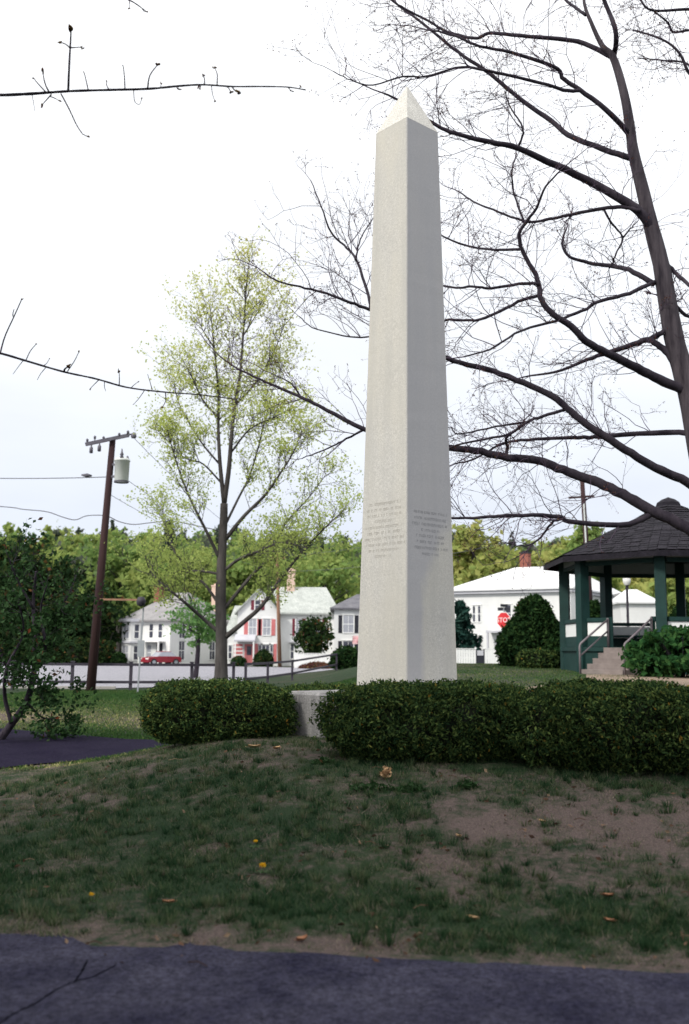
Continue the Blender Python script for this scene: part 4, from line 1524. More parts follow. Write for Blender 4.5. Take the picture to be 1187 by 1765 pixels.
# low left addition with a red boarded door
w = MB()
w.box(bu(391), -.02, .6, 6.5, 0, 3.35)
w.build('addition_wall', M['white'], B)
k = MB()
zl = zpx(400, 1041, BD)
k.add([(bu(390) - .2, .2, 3.3), (.0, .2, 3.3), (.0, 3.6, zl), (bu(396), 3.6, zl), (bu(390) - .2, 6.6, 3.3), (0, 6.6, 3.3)], [(0, 1, 2, 3), (3, 2, 5, 4), (0, 3, 4)])
k.build('addition_roof', M['roof_pale'], B)
FL = Face((0, .6, 0), (1, 0, 0), (0, -1, 0))
k = MB()
FB.slab(k, bu(402), bu(419), .35, 2.2, .0, .07)
gd = k.build('garage_door', M['white_trim'], B)
k = MB()
for q in range(5):
    FB.slab(k, bu(402) + .06, bu(419) - .06, .4 + q * .37, .63 + q * .37, .07, .09)
k.build('door_boards', M['shutter_pink'], gd)
window(B, FL, bu(395.5), .7, .3, 1.2)
# wing
w = MB()
wx0, wx1 = bu(478) + .02, bu(577)
w.box(wx0, wx1, 1.2, 8.5, 0, EB - .1)
w.build('wing_wall', M['white'], B)
m = MB()
zr = zpx(520, 1011, BD + 4)
zw = EB - .1
m.add([(wx0, .8, zw - .12), (wx1 + .4, .8, zw - .12), (wx1 + .4, 8.9, zw - .12), (wx0, 8.9, zw - .12), (wx0, .8, zw + .05), (wx1 + .4, .8, zw + .05), (wx1 + .4, 8.9, zw + .05), (wx0, 8.9, zw + .05), (wx0 - 1.2, 4.9, zr), (bu(557), 4.9, zr)],
      [(3, 2, 1, 0), (0, 1, 5, 4), (1, 2, 6, 5), (2, 3, 7, 6), (4, 5, 9, 8), (5, 6, 9), (6, 7, 8, 9)])
m.build('wing_roof', M['roof_pale'], B)
FW = Face((0, 1.2, 0), (1, 0, 0), (0, -1, 0))
window(B, FW, bu(512), 3.0, .6, 1.6, 'shutter_maroon', sw=.26, glass='curtain')
window(B, FW, bu(545), 3.0, .6, 1.6, 'shutter_maroon', sw=.26, glass='curtain')
window(B, FW, bu(501), .75, .28, 1.4)
k = MB()
FW.slab(k, bu(495), bu(507), 2.3, 2.45, 0, .5)
k.build('door_hood', M['trim_grey'], B)
chimney(B, bu(494), 4.6, zr - .6, zr + 1.6, .8, 'brick_pale', 'brick_pale')

# --- house C: black shutters
CD = 94.0
cx_ = float(P(575, 1120, CD)[0])
Ch = empty('white_house', (cx_, CD, 0.2), 'white house with black shutters and dark roof, half hidden by the obelisk', 'house', 'white houses along the street', 0)
EC = zpx(600, 1048, CD) - .2
w = MB()
w.box(0, 6.4, 0, 7, -.4, EC)
w.build('wall', M['white'], Ch)
hip(0, 6.4, 0, 7, EC, 2.2, 4.2, EC + 1.5, ov=.4).build('roof', M['roof_dark'], Ch)
chimney(Ch, 3.0, 3.4, EC + .9, EC + 1.9, .8, 'soot')
FC = Face((0, 0, 0), (1, 0, 0), (0, -1, 0))
for z in (.65, 3.05):
    for u in (1.35, 4.4):
        window(Ch, FC, u, z, .95, 1.55, 'shutter_black', sw=.36, glass='curtain' if z > 1 else 'glass')
fl = MB()
fp = FC.pt(1.75, 2.55, .5)
vv = []
for i in range(7):
    for j in range(5):
        vv.append((fp[0] + j * .13 + .03 * math.sin(i), fp[1] - .1 - .04 * math.sin(j * 1.9 + i * .6), fp[2] + .2 - i * .13))
i = np.arange(6)[:, None] * 5 + np.arange(4)[None, :]
fl.add(vv, np.stack([i, i + 1, i + 6, i + 5], -1).reshape(-1, 4))
fl.build('flag', M['flag'], Ch, True)
k = MB()
k.tube([FC.pt(1.75, 2.4, 0), FC.pt(1.75, 2.75, .65)], .025, 5)
k.build('flag_staff', M['white_trim'], Ch)

# --- house D: white hip roof at the right
DD = 84.0
dxr = float(P(984, 1120, DD)[0])
gD = 0.45
Dh = empty('white_house', (dxr, DD, gD), 'big white house with pale metal hip roof and one brick chimney, right of the obelisk', 'house', 'white houses along the street', R(-31))
ED = zpx(984, 1012, DD) - gD
WD = 10.9
w = MB()
w.box(-WD, 0, 0, 17, -.5, ED)
w.build('wall', M['white'], Dh)
FD, SD = Face((-WD, 0, 0), (1, 0, 0), (0, -1, 0)), Face((0, 0, 0), (0, 1, 0), (1, 0, 0))
k = MB()
for fc, L in ((FD, WD), (SD, 17)):
    fc.slab(k, .0, L, ED - .62, ED - .42, 0, .05)
    fc.slab(k, -.05, .18, 0, ED - .62, 0, .04)
    fc.slab(k, L - .18, L + .05, 0, ED - .62, 0, .04)
k.build('corner_boards', M['white_trim'], Dh)
k = MB()
for fc, L in ((FD, WD), (SD, 17)):
    fc.slab(k, -.3, L + .3, ED - .40, ED - .17, 0, .35)
k.build('cornice', M['trim_grey'], Dh)
m = MB()
ov = .5
x0, x1, y0, y1 = -WD - ov, ov, -ov, 17 + ov
zt = ED + 2.25
v = [(x0, y0, ED - .15), (x1, y0, ED - .15), (x1, y1, ED - .15), (x0, y1, ED - .15), (x0, y0, ED), (x1, y0, ED), (x1, y1, ED), (x0, y1, ED), (-WD + 4.2, 4.8, zt), (-3.0, 4.8, zt), (-3.0, 12, zt), (-WD + 4.2, 12, zt)]
m.add(v, [(3, 2, 1, 0), (0, 1, 5, 4), (1, 2, 6, 5), (2, 3, 7, 6), (3, 0, 4, 7), (4, 5, 9, 8), (5, 6, 10, 9), (6, 7, 11, 10), (7, 4, 8, 11), (8, 9, 10, 11)])
rD = m.build('roof', M['roof_white'], Dh)
chimney(Dh, -WD + 4.9, 5.6, ED + 1.9, ED + 3.55, .8)


def du(px):
    x_ = float(XZ(px, DD)) - dxr
    k_ = (px - 593.5) / FPX
    # where the sight line of this photo column crosses the rotated front wall
    return WD + (k_ * DD - dxr) / (math.cos(R(31)) + k_ * math.sin(R(31)))


for px in (817.5, 826.5):
    window(Dh, FD, du(px), 3.75, .22, 1.35)
window(Dh, FD, du(876), 3.75, .5, 1.4)
for px in (930, 940.5):
    window(Dh, FD, du(px), 3.75, .22, 1.4)
window(Dh, FD, du(826.5), .6, .28, 1.8)
window(Dh, FD, du(818), .6, .22, 1.8)
window(Dh, FD, du(905), .6, .6, 1.6)
k = MB()
FD.slab(k, du(846), du(872), 2.75, 2.95, 0, 1.1)
for px in (848, 870):
    k.bar(FD.pt(du(px), 0, 1.0), FD.pt(du(px), 2.75, 1.0), .14)
k.build('porch_hood', M['trim_grey'], Dh)
k = MB()
FD.slab(k, du(855), du(868), .2, 2.3, .0, .05)
k.build('door', M['curtain'], Dh)
for u in (3, 7, 11):
    window(Dh, SD, u, 3.6, .6, 1.4)

# --- low wing beyond house D seen through the bandstand
ED2 = 80.0
ex = float(P(1072, 1120, ED2)[0])
E = empty('white_cottage', (ex, ED2, .4), 'low white building with pale hip roof, seen under the bandstand roof beside the lamp post', 'house', 'white houses along the street', R(-4))
EE = zpx(1100, 1037, ED2) - .4
w = MB()
w.box(0, 2.75, 0, 4.5, -.4, EE)
w.build('wall', M['white'], E)
hip(0, 2.75, 0, 4.5, EE, .9, 1.8, EE + 1.1, ov=.3).build('roof', M['roof_white'], E)
FE = Face((0, 0, 0), (1, 0, 0), (0, -1, 0))
window(E, FE, 1.4, 1.1, .45, 1.3)
w = MB()
w.box(1.0, 2.4, 5.2, 7.5, -.4, EE + 1.0)
w.build('rear_block', M['roof_grey'], E)

# ------------------------------------------------------------------ gazebo / bandstand
GD = 36.0
gxx = float(P(1161, 1120, GD)[0])
GZ = float(gz(gxx - 2, GD - 3))
th0 = math.atan2(-GD, -gxx)          # direction to the camera
gaz = empty('bandstand', (gxx, GD, GZ), 'dark green octagonal bandstand with shingled roof, white railing panels and concrete steps, at the right', 'gazebo', None, 0)
RP, RE, FZ = 3.85, 4.62, .88
PH0 = R(5)


def octp(r, q, z=0.0, off=0.0):
    a = th0 - (PH0 + R(45) * q) - off
    return np.array((r * math.cos(a), r * math.sin(a), z))


zb = 4.62 - GZ
zt_ = 4.70 - GZ
za = 6.95 - GZ
# skirt and floor
m = MB()
v = [octp(RP + .12, q, z) for z in (-.3, FZ - .14) for q in range(8)]
m.add(v, [(q, (q + 1) % 8, 8 + (q + 1) % 8, 8 + q) for q in range(8)])
m.build('skirt', M['gazebo_green'], gaz)
m = MB()
v = [octp(RP + .2, q, z) for z in (FZ - .14, FZ) for q in range(8)]
m.add(v, [(q, (q + 1) % 8, 8 + (q + 1) % 8, 8 + q) for q in range(8)] + [tuple(range(8, 16)), tuple(range(7, -1, -1))])
m.build('floor', M['gazebo_green'], gaz)
for q in range(8):
    p = octp(RP, q)
    m = MB()
    m.bar(p + (0, 0, -.3), p + (0, 0, zb + .48), .34, .34, up=(p[0], p[1], 0))
    m.build('post', M['gazebo_green'], gaz)
for q in range(8):
    a, b = octp(RP, q), octp(RP, q + 1)
    d = (b - a) / np.linalg.norm(b - a)
    a2, b2_ = a + d * .2, b - d * .2
    # frieze beam
    m = MB()
    m.bar(a2 + (0, 0, zb + .29), b2_ + (0, 0, zb + .29), .10, .42)
    m.build('frieze', M['gazebo_frieze'], gaz)
    m = MB()
    m.bar(a2 + (0, 0, zb), b2_ + (0, 0, zb), .18, .14)
    m.build('beam', M['gazebo_green'], gaz)
    if q == 0:
        mid = a + (b - a) * .37
        segs = [(a2, mid - d * .80), (mid + d * .80, b2_)]
    else:
        segs = [(a2, b2_)]
    for s0, s1 in segs:
        m = MB()
        m.bar(s0 + (0, 0, FZ + .92), s1 + (0, 0, FZ + .92), .16, .13)
        m.build('handrail', M['gazebo_green'], gaz)
        m = MB()
        m.bar(s0 + (0, 0, FZ + .60), s1 + (0, 0, FZ + .60), .05, .46)
        m.build('railing_panel', M['white_trim'], gaz)
        m = MB()
        m.bar(s0 + (0, 0, FZ + .19), s1 + (0, 0, FZ + .19), .10, .36)
        m.build('kick_board', M['gazebo_green'], gaz)
        m = MB()
        for pt in ((s1 if q == 0 and np.allclose(s0, a2) else s0),):
            if q == 0:
                m.bar(pt + (0, 0, FZ), pt + (0, 0, FZ + 1.0), .14)
        if q == 0:
            m.build('newel', M['gazebo_green'], gaz)
# roof: eight planes with a slight break, shingle courses
m = MB()
rings = [(RE, zt_ - .02), (RE, zt_ + .16), (RE * .62, lerp(zt_ + .16, za, .40)), (RE * .3, lerp(zt_ + .16, za, .72)), (.35, za)]
v = [octp(r_, q, z) for r_, z in rings for q in range(8)]
fs = []
for a in range(len(rings) - 1):
    fs += [(a * 8 + q, a * 8 + (q + 1) % 8, a * 8 + 8 + (q + 1) % 8, a * 8 + 8 + q) for q in range(8)]
m.add(v, fs + [tuple(range(32, 40))])
rf = m.build('roof', M['gazebo_roof'], gaz)
m = MB()
nrow = 22
for a in range(nrow):
    t0 = a / nrow
    rr_ = lerp(RE, .5, t0)
    z_ = np.interp(rr_, [.35, RE * .3, RE * .62, RE], [za, lerp(zt_ + .16, za, .72), lerp(zt_ + .16, za, .40), zt_ + .16])
    for q in range(8):
        p0, p1 = octp(rr_ + .02, q, z_ + .03), octp(rr_ + .02, q + 1, z_ + .03)
        n_ = max(2, int(np.linalg.norm(p1 - p0) / .32))
        for b in range(n_):
            s0, s1 = p0 + (p1 - p0) * (b + .04) / n_, p0 + (p1 - p0) * (b + .96) / n_
            inn = np.array((-(s0[0] + s1[0]), -(s0[1] + s1[1]), 0))
            inn = inn / np.linalg.norm(inn) * .24
            inn[2] = .24 * (za - zt_) / RE
            dz = rng.uniform(0, .03)
            m.add([s0 + (0, 0, dz), s1 + (0, 0, dz), s1 + inn, s0 + inn], [(0, 1, 2, 3)])
m.build('shingles', M['gazebo_roof'], rf)
m = MB()
m.lathe([(.5, za - .12), (.42, za + .08), (.25, za + .20), (.0, za + .30)], (0, 0, 0), 8)
m.build('finial', M['gazebo_roof'], rf)
# ceiling boards
# steps on side 0
mid = (octp(RP, 0) + octp(RP, 1)) / 2
od = mid / np.linalg.norm(mid)
mid = mid + (octp(RP, 0) - octp(RP, 1)) * .13
sd = np.array((-od[1], od[0], 0))
st = MB()
ns = 5
gzs = -.02
for q in range(ns):
    zt2 = FZ - .02 - (FZ / ns) * q
    r0, r1 = .22 + q * .34, .22 + (q + 1) * .34
    c0 = mid + od * r0
    c1 = mid + od * r1
    v = [c + sd * s * .74 + np.array((0, 0, z)) for z in (-.3, zt2) for c in (c0, c1) for s in (-1, 1)]
    st.add(v, np.array([(0, 2, 3, 1), (4, 5, 7, 6), (0, 1, 5, 4), (2, 6, 7, 3), (0, 4, 6, 2), (1, 3, 7, 5)]))
st.build('steps', M['concrete'], gaz)
for s in (-1, 1):
    m = MB()
    top = mid + od * .15 + sd * s * .80 + np.array((0, 0, FZ + .92))
    bot = mid + od * 1.9 + sd * s * .80 + np.array((0, 0, .95))
    end = bot + np.array((0, 0, -1.2))
    m.tube([top, lerp(top, bot, .5), bot - (bot - top) * .03, bot + (0, 0, -.06), end], .035, 7)
    lo_ = np.array((0, 0, -.38))
    m.tube([top + lo_, bot + lo_], .028, 6)
    m.tube([top + (0, 0, .05), top - (0, 0, .95)], .04, 6)
    m.build('stair_rail', M['rail_metal'], gaz, True)
# bench inside
m = MB()
a, b = octp(RP - .5, 4), octp(RP - .5, 5)
m.bar(a + (0, 0, FZ + .45), b + (0, 0, FZ + .45), .45, .08)
a, b = octp(RP - .5, 3), octp(RP - .5, 4)
m.bar(a + (0, 0, FZ + .45), b + (0, 0, FZ + .45), .45, .08)
for q in (3.3, 3.7, 4.3, 4.7):
    p = octp(RP - .72, q)
    m.bar(p + (0, 0, FZ), p + (0, 0, FZ + .42), .09)
m.build('bench', M['gazebo_green'], gaz)

# ------------------------------------------------------------------ shrubs at the right
def bell(name, x, y, h, r, label, mat='shrub_dark', n=3200, leaf=.12, group=None, cat='shrub', prof=None):
    z = float(gz(x, y))
    root = empty(name, (x, y, z), label, cat, group)
    prof = prof or [(0, .86), (.12, .98), (.3, 1.0), (.5, .86), (.7, .62), (.85, .42), (.95, .25), (1, .03)]
    pz = np.array([a for a, _ in prof])
    pr = np.array([b for _, b in prof])
    seed = x
    t = np.linspace(0, 1, 16)
    nu = 26
    vv = []
    for a in t:
        for q in range(nu):
            an = q / nu * 6.283
            rr = r * np.interp(a, pz, pr) * .9 * (1 + .10 * noise.noise(Vector((math.cos(an) * 1.6, math.sin(an) * 1.6, a * 3 + seed))))
            vv.append((rr * math.cos(an), rr * math.sin(an), h * a * .97))
    i = np.arange(15)[:, None] * nu
    j = np.arange(nu)[None, :]
    k = (j + 1) % nu
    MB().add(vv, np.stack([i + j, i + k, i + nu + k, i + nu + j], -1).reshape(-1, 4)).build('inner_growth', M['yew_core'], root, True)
    a = rng.uniform(0, 1, n)
    an = rng.uniform(0, 6.283, n)
    nn = np.array([noise.noise(Vector((math.cos(b) * 1.6, math.sin(b) * 1.6, c * 3 + seed))) + .5 * noise.noise(Vector((math.cos(b) * 5, math.sin(b) * 5, c * 9 + seed))) for b, c in zip(an, a)])
    rr = r * np.interp(a, pz, pr) * (1 + .10 * nn) * (1 + .04 * rng.normal(size=n))
    pts = np.stack([rr * np.cos(an), rr * np.sin(an), np.maximum(.03, h * a)], -1)
    pts = np.repeat(pts, 3, 0) + rng.normal(0, leaf * .5, (3 * n, 3))
    pts[:, 2] = np.maximum(pts[:, 2], .02)
    MB().leaves(pts, leaf, 1.8).build('foliage', M[mat], root)
    return root


x, h = top_h(919, 1030, 42)
bell('bell_shrub', x, 42, h, 1.5, 'large dark bell shaped evergreen shrub left of the bandstand, before the white roofed house',
     prof=[(0, .86), (.2, 1), (.4, .92), (.56, .72), (.70, .49), (.84, .42), (.93, .30), (1, .05)])
x = XZ(917, 40.4)
hedge('box_hedge', (x, 39.2, float(gz(x, 39.2))), .8, .42, .33, 0, 'low squared box hedge in front of the bell shaped shrub', 'hedge', None, 900, .06, 'yew')
x, h = top_h(968, 1062, 39.5)
bell('dark_shrub', x, 39.8, 1.3, .75, 'dark low shrub squeezed between the bell shaped shrub and the bandstand', n=900)
x, h = top_h(1024, 1038, 46)
bell('dark_shrub', x, 46, h, .95, 'dark rounded shrub behind the bandstand, seen between its left posts', n=1200)
x, h = top_h(1178, 1040, 46)
bell('dark_shrub', x, 46, h, 1.0, 'dark rounded shrub behind the bandstand at the right edge', n=1200)
# leafy green bush before the bandstand
for px, py, D, r, lab in ((1130, 1100, 30.2, .85, 'loose green leafy bush by the bandstand steps, left of its neighbour'), (1175, 1085, 29.5, 1.15, 'larger loose green leafy bush at the right edge before the bandstand')):
    x, h = top_h(px, py, D)
    z = float(gz(x, D))
    root = empty('leafy_bush', (x, D, z), lab, 'bush', 'green bushes by the bandstand')
    p, t = crown_points(36, 70, (r, r, h * .52), 0)
    p[:, 2] = np.maximum(p[:, 2] + h * .5, .04)
    m = MB()
    for q in range(14):
        a = rng.uniform(0, 6.28)
        m.tube([(0.05 * math.cos(a), .05 * math.sin(a), -.05), (r * .4 * math.cos(a), r * .4 * math.sin(a), h * .5), (r * .7 * math.cos(a), r * .7 * math.sin(a), h * .85)], [.018, .012, .006], 4)
    m.build('stems', M['bark'], root)
    MB().leaves(p, .13, 1.6).build('foliage', M['bush_green'], root)

# shrubs by the left houses
for px, py, D, r, lab, mt in ((205, 1126, 96.2, .62, 'small round dark bush at the left corner of the grey roofed house', 'shrub_dark'),
                              (598, 1117, 62, .95, 'dark rounded evergreen shrub beside the left foot of the obelisk', 'shrub_dark'),
                              (454, 1122, 95.5, .85, 'grey green shrub under the front window of the pink shuttered house', 'leaf_darktree'),
                              (411, 1133, 95.8, .62, 'small brownish shrub by the porch of the pink shuttered house', 'leaf_crab')):
    x, h = top_h(px, py, D)
    bell('round_shrub', x, D, h, r, lab, mt, 700, .14, prof=[(0, .8), (.2, 1), (.5, .98), (.75, .8), (.92, .45), (1, .05)])
x, h = top_h(545, 1062, 90)
crown_tree('garden_tree', x, 90, h, 1.75, 1.9, 'dense grey green small tree before the pale roofed wing', .0, 'leaf_darktree', .26, 40, 60)
x, h = top_h(547, 1140, 86)
bell('mulch_plant', x, 86, .5, 1.6, 'low brownish planting at the foot of the white board fence', 'bud', 500, .12, prof=[(0, 1), (.4, .8), (.8, .5), (1, .05)], cat='plant')

# young green tree in front of house A
x, h = top_h(340, 1030, 55)
yt = crown_tree('young_tree', x, 55, h, 1.5, 1.35, 'young green tree with thin dark trunk, before the side of the grey roofed house', .0, 'leaf_young', .17, 40, 34, 'bark', tr=.13)

# crab apple at the left foreground
KD = 17.5
kb0 = P(-12, 1282, KD)
kt = empty('crabapple_tree', (float(kb0[0]), KD, 0.0), 'small crooked dark tree with sparse fresh leaves at the left edge, by the side path', 'tree')
ko = np.array(kt.location)
tws, tips = MB(), []
for n_, (pp, w0, w1) in enumerate((([(-12, 1290), (20, 1247), (45, 1210), (58, 1160), (60, 1100), (57, 1040), (62, 985)], 15, 4),
                    ([(58, 1160), (68, 1135), (76, 1122), (76, 1095), (70, 1050), (80, 1010)], 8, 2), ([(20, 1247), (8, 1200), (12, 1150), (40, 1090), (30, 1030)], 8, 2),
                    ([(12, 1150), (-10, 1100), (-30, 1050)], 6, 3), ([(60, 1100), (95, 1060), (120, 1020), (135, 980)], 5, 1.5), ([(45, 1210), (70, 1235), (90, 1240)], 5, 2),
                    ([(58, 1050), (30, 1000), (10, 950)], 5, 1.5))):
    q_, s_ = traced(pp, KD, KD + rng.uniform(-.6, .6), w0, w1)
    if n_ == 0:
        q_[0] = ko - np.array((.1, 0, .1))
    MB().tube(q_ - ko, s_, 7).build('trunk' if n_ == 0 else 'limb', M['bark'], kt, True)
    for _ in range(11):
        i = rng.integers(len(q_) // 3, len(q_))
        dd = rng.normal(size=3) + np.array((.2, 0, .2))
        twig(tws, tips, q_[i], dd, rng.uniform(.25, .65), .006, 2, kids=(2, 3))
tws.v = [a - ko for a in tws.v]
tws.build('twigs', M['bark'], kt)
tp = np.array(tips)
tp = tp[(tp[:, 2] < 2.3) | (rng.uniform(0, 1, len(tp)) < .30)]
lf = np.repeat(tp, 7, 0) + rng.normal(0, .07, (len(tp) * 7, 3))
MB().leaves(lf - ko, .058, 1.5).build('leaves', M['leaf_crab'], kt)

# ------------------------------------------------------------------ utility poles and wires
UD = 38.0
ub, ut = P(155, 1199, UD), P(194, 757, UD)
up = empty('utility_pole', (float(ub[0]), UD, 0.0), 'leaning brown utility pole with crossarm, grey transformer and lamp bracket, at the left', 'utility pole')
uo = np.array(up.location)
ax = (ut - ub) / np.linalg.norm(ut - ub)
MB().tube([ub - uo - ax * .4, lerp(ub, ut, .5) - uo, ut - uo], [.185, .15, .115], 12).build('pole', M['pole'], up, True)


def upt(px, py, D=UD):
    return P(px, py, D) - uo


m = MB()
m.bar(upt(147, 766, UD - .25), upt(222, 750, UD - .15), .11, .13)
m.build('crossarm', M['insulator'], up)
ins_ends = []
for px, py in ((150, 764), (163, 759), (178, 760), (205, 754), (220, 750)):
    m = MB()
    c = upt(px, py, UD - .2)
    m.lathe([(.02, 0), (.02, .05), (.055, .06), (.035, .10), (.06, .12), (.03, .18), (0, .19)], c, 8)
    m.build('insulator', M['insulator'], up, True)
    ins_ends.append(P(px, py - 6, UD - .2))
for px, py in ((157, 772), (171, 769)):
    m = MB()
    c = upt(px, py, UD - .3)
    m.lathe([(0, 0), (.07, .02), (.07, .22), (.03, .28), (.03, .34)], c - (0, 0, .22), 8)
    m.build('cutout', M['insulator'], up, True)
m = MB()
c = upt(209, 830, UD - .1)
m.lathe([(0, -.02), (.25, 0), (.27, .03), (.29, .78), (.31, .79), (.31, .84), (.22, .92), (0, .95)], c, 18)
tf = m.build('transformer', M['transformer'], up, True)
m = MB()
m.lathe([(.055, .84), (.09, .90), (.05, .97), (.08, 1.02), (.04, 1.1), (.02, 1.25), (0, 1.26)], c + (.02, -.2, 0), 8)
m.lathe([(.05, .84), (.07, .90), (.03, 1.02), (0, 1.03)], c + (.18, .08, 0), 8)
m.build('bushing', M['insulator'], tf, True)
m = MB()
m.lathe([(.285, -.04), (.285, .02)], c, 18)
m.build('base_rim', M['insulator'], tf)
MB().bar(c + (-.2, 0, .2), upt(184, 822), .08).build('bracket', M['insulator'], tf)
MB().bar(c + (-.2, 0, .65), upt(187, 800), .08).build('bracket', M['insulator'], tf)
m = MB()
m.bar(upt(165, 1033), upt(243, 1034, UD - 1), .07)
la = m.build('lamp_arm', M['pole_tan'], up)
m = MB()
lp = upt(243, 1034, UD - 1)
m.lathe([(0, .12), (.12, .1), (.18, -.05), (.14, -.2), (0, -.26)], lp, 10)
m.build('lamp_head', M['dark_metal'], la, True)
m = MB()
m.tube([upt(222, 750, UD - .15), upt(226, 748, UD - .15), upt(230, 752, UD - .15)], .03, 6)
m.lathe([(.09, 0), (.12, .08), (.06, .2), (0, .24)], upt(230, 755, UD - .15), 8)
m.build('arrester', M['insulator'], up, True)

# second pole by the pink shuttered house, third behind the bandstand
VD = 92.0
vb_, vt_ = P(482, 1146, VD), P(477, 950, VD)
vp = empty('utility_pole', (float(vb_[0]), VD, float(gz(vb_[0], VD))), 'slim tan utility pole in front of the pink shuttered house', 'utility pole')
vo = np.array(vp.location)
MB().tube([vb_ - vo - (0, 0, .3), vt_ - vo], [.19, .13], 9).build('pole', M['pole_tan'], vp, True)
MB().bar(P(462, 962, VD) - vo, P(492, 962, VD) - vo, .12).build('crossarm', M['pole_tan'], vp)
WD2 = 62.0
wb_, wt_ = P(1024, 1140, WD2), P(1003, 826, WD2)
wp = empty('utility_pole', (float(wb_[0]), WD2, float(gz(wb_[0], WD2))), 'reddish brown utility pole standing behind the bandstand roof', 'utility pole')
wo_ = np.array(wp.location)
MB().tube([wb_ - wo_ - (0, 0, .5), wt_ - wo_], [.2, .14], 9).build('pole', M['pole'], wp, True)
MB().bar(P(980, 858, WD2) - wo_, P(1024, 855, WD2) - wo_, .12).build('crossarm', M['pole'], wp)
m = MB()
m.tube([P(1006, 868, WD2 - .3) - wo_, P(1011, 960, WD2 - .3) - wo_], .05, 6)
m.build('conduit', M['transformer'], wp)


def wire(name, a, b, sag, label, group, r=.011, n=18):
    t = np.linspace(0, 1, n)[:, None]
    p = np.array(a) * (1 - t) + np.array(b) * t
    p[:, 2] -= sag * 4 * (t * (1 - t))[:, 0]
    tag(MB().tube(p, r, 4).build(name, M['wire'], None, True), label, 'wire', group)


WG = 'overhead wires on the leaning pole'
wire('overhead_wire', P(-300, 812, UD - 1), P(187, 822, UD), .15, 'thin overhead wire running left from the pole at transformer height', WG, .016)
wire('overhead_wire', P(217, 826, UD), P(470, 962, VD), .6, 'overhead wire falling right from transformer height into the leafing tree', WG, .012)
wire('overhead_wire', ins_ends[-1], P(490, 957, VD), .9, 'overhead wire from the right end of the crossarm towards the tan pole', WG, .012)
wire('overhead_wire', P(185, 850, UD), P(480, 985, VD), .5, 'lower overhead wire running right from below the transformer', WG, .012)
wire('overhead_wire', P(492, 958, VD), P(1003, 850, WD2), .7, 'overhead wire passing behind the obelisk to the reddish pole', WG, .014)
wire('overhead_wire', P(480, 985, VD), P(1005, 905, WD2), .7, 'lowest overhead wire passing behind the obelisk, under its neighbour', WG, .014)
q_, s_ = smooth_line([P(a, b, UD + .1) for a, b in ((-200, 860), (0, 873), (40, 878), (80, 882), (110, 892), (130, 896), (150, 889), (182, 889), (205, 899), (230, 904), (260, 901), (300, 899), (380, 915))], [.018] * 13, 60)
tag(MB().tube(q_, s_, 5).build('telephone_cable', M['wire'], None, True), 'slack wavy telephone cable crossing the pole above the tree line', 'cable')
m = MB()
tag(MB().tube([P(140, 818.7, UD - .2), P(150, 819.6, UD - .2), P(158, 820, UD - .2)], [.03, .085, .03], 7).build('wire_splice', M['wire'], None, True), 'small dark splice hung on the wire left of the pole', 'splice')
# dark bead on the wire sits on it

# ------------------------------------------------------------------ rail fence along the street
FDp = 38.3
FG = 'dark rail fences along the street'
fen = empty('rail_fence', (float(P(124, 1198, FDp)[0]), FDp, 0), 'dark two rail metal fence along the street, left of the leafing tree', 'fence', FG)
fo = np.array(fen.location)
posts = [(-80, 38.0), (22, 38.1), (124, 38.3), (225, 38.6), (330, 39.2), (402, 40.0)]
pp3 = []
for px, D in posts:
    b = float(P(px, 1170, D)[0])
    pp3.append(np.array((b, D, 0.0)))
    m = MB()
    m.bar(np.array((b, D, -.1)) - fo, np.array((b, D, 1.06)) - fo, .11)
    m.box(b - fo[0] - .075, b - fo[0] + .075, D - fo[1] - .075, D - fo[1] + .075, 1.06, 1.10)
    m.build('post', M['dark_metal'], fen)
for z in (.98, .32):
    m = MB()
    for a, b in zip(pp3[:-1], pp3[1:]):
        m.bar(a - fo + (0, -.07, z), b - fo + (0, -.07, z), .06, .10)
    m.build('rail', M['dark_metal'], fen)
f2 = empty('rail_fence', tuple(hz_at(XZ(462, 47), 47, 0)), 'dark rail fence climbing away right of the leafing tree towards the obelisk', 'fence', FG)
fo = np.array(f2.location)
p2 = []
for px, D in ((424, 42.5), (462, 46), (504, 52), (580, 61), (640, 68)):
    x = XZ(px, D)
    z = float(gz(x, D))
    p2.append(np.array((x, D, z)))
    m = MB()
    m.bar(np.array((x, D, z - .1)) - fo, np.array((x, D, z + 1.04)) - fo, .11)
    m.build('post', M['dark_metal'], f2)
for z in (.98, .36):
    m = MB()
    for a, b in zip(p2[:-1], p2[1:]):
        m.bar(a - fo + (0, 0, z), b - fo + (0, 0, z), .06, .10)
    m.build('rail', M['dark_metal'], f2)

# grey sign post seen from behind
sb, stp = P(236, 1200, 37.2), P(247, 1048, 37.2)
sp = empty('sign_post', (float(sb[0]), 37.2, 0), 'tilted light grey sign post with its small sign seen edge on, by the street fence', 'sign post')
so = np.array(sp.location)
MB().bar(sb - so - (0, 0, .3), stp - so, .075, .05).build('post', M['grey_metal'], sp)
m = MB()
c = P(243, 1118, 37.15) - so
m.box(c[0] - .13, c[0] + .13, c[1] - .06, c[1] - .04, c[2] - .3, c[2] + .3)
m.build('sign_panel', M['grey_metal'], sp)


# ------------------------------------------------------------------ stop sign
def text_mesh(body, size):
    cu = bpy.data.curves.new('lettering', 'FONT')
    cu.body = body
    cu.size = size
    cu.align_x = 'CENTER'
    cu.align_y = 'CENTER'
    cu.extrude = .002
    o = bpy.data.objects.new('lettering_curve', cu)
    col.objects.link(o)
    dg = bpy.context.evaluated_depsgraph_get()
    me = bpy.data.meshes.new_from_object(o.evaluated_get(dg))
    bpy.data.objects.remove(o)
    return me


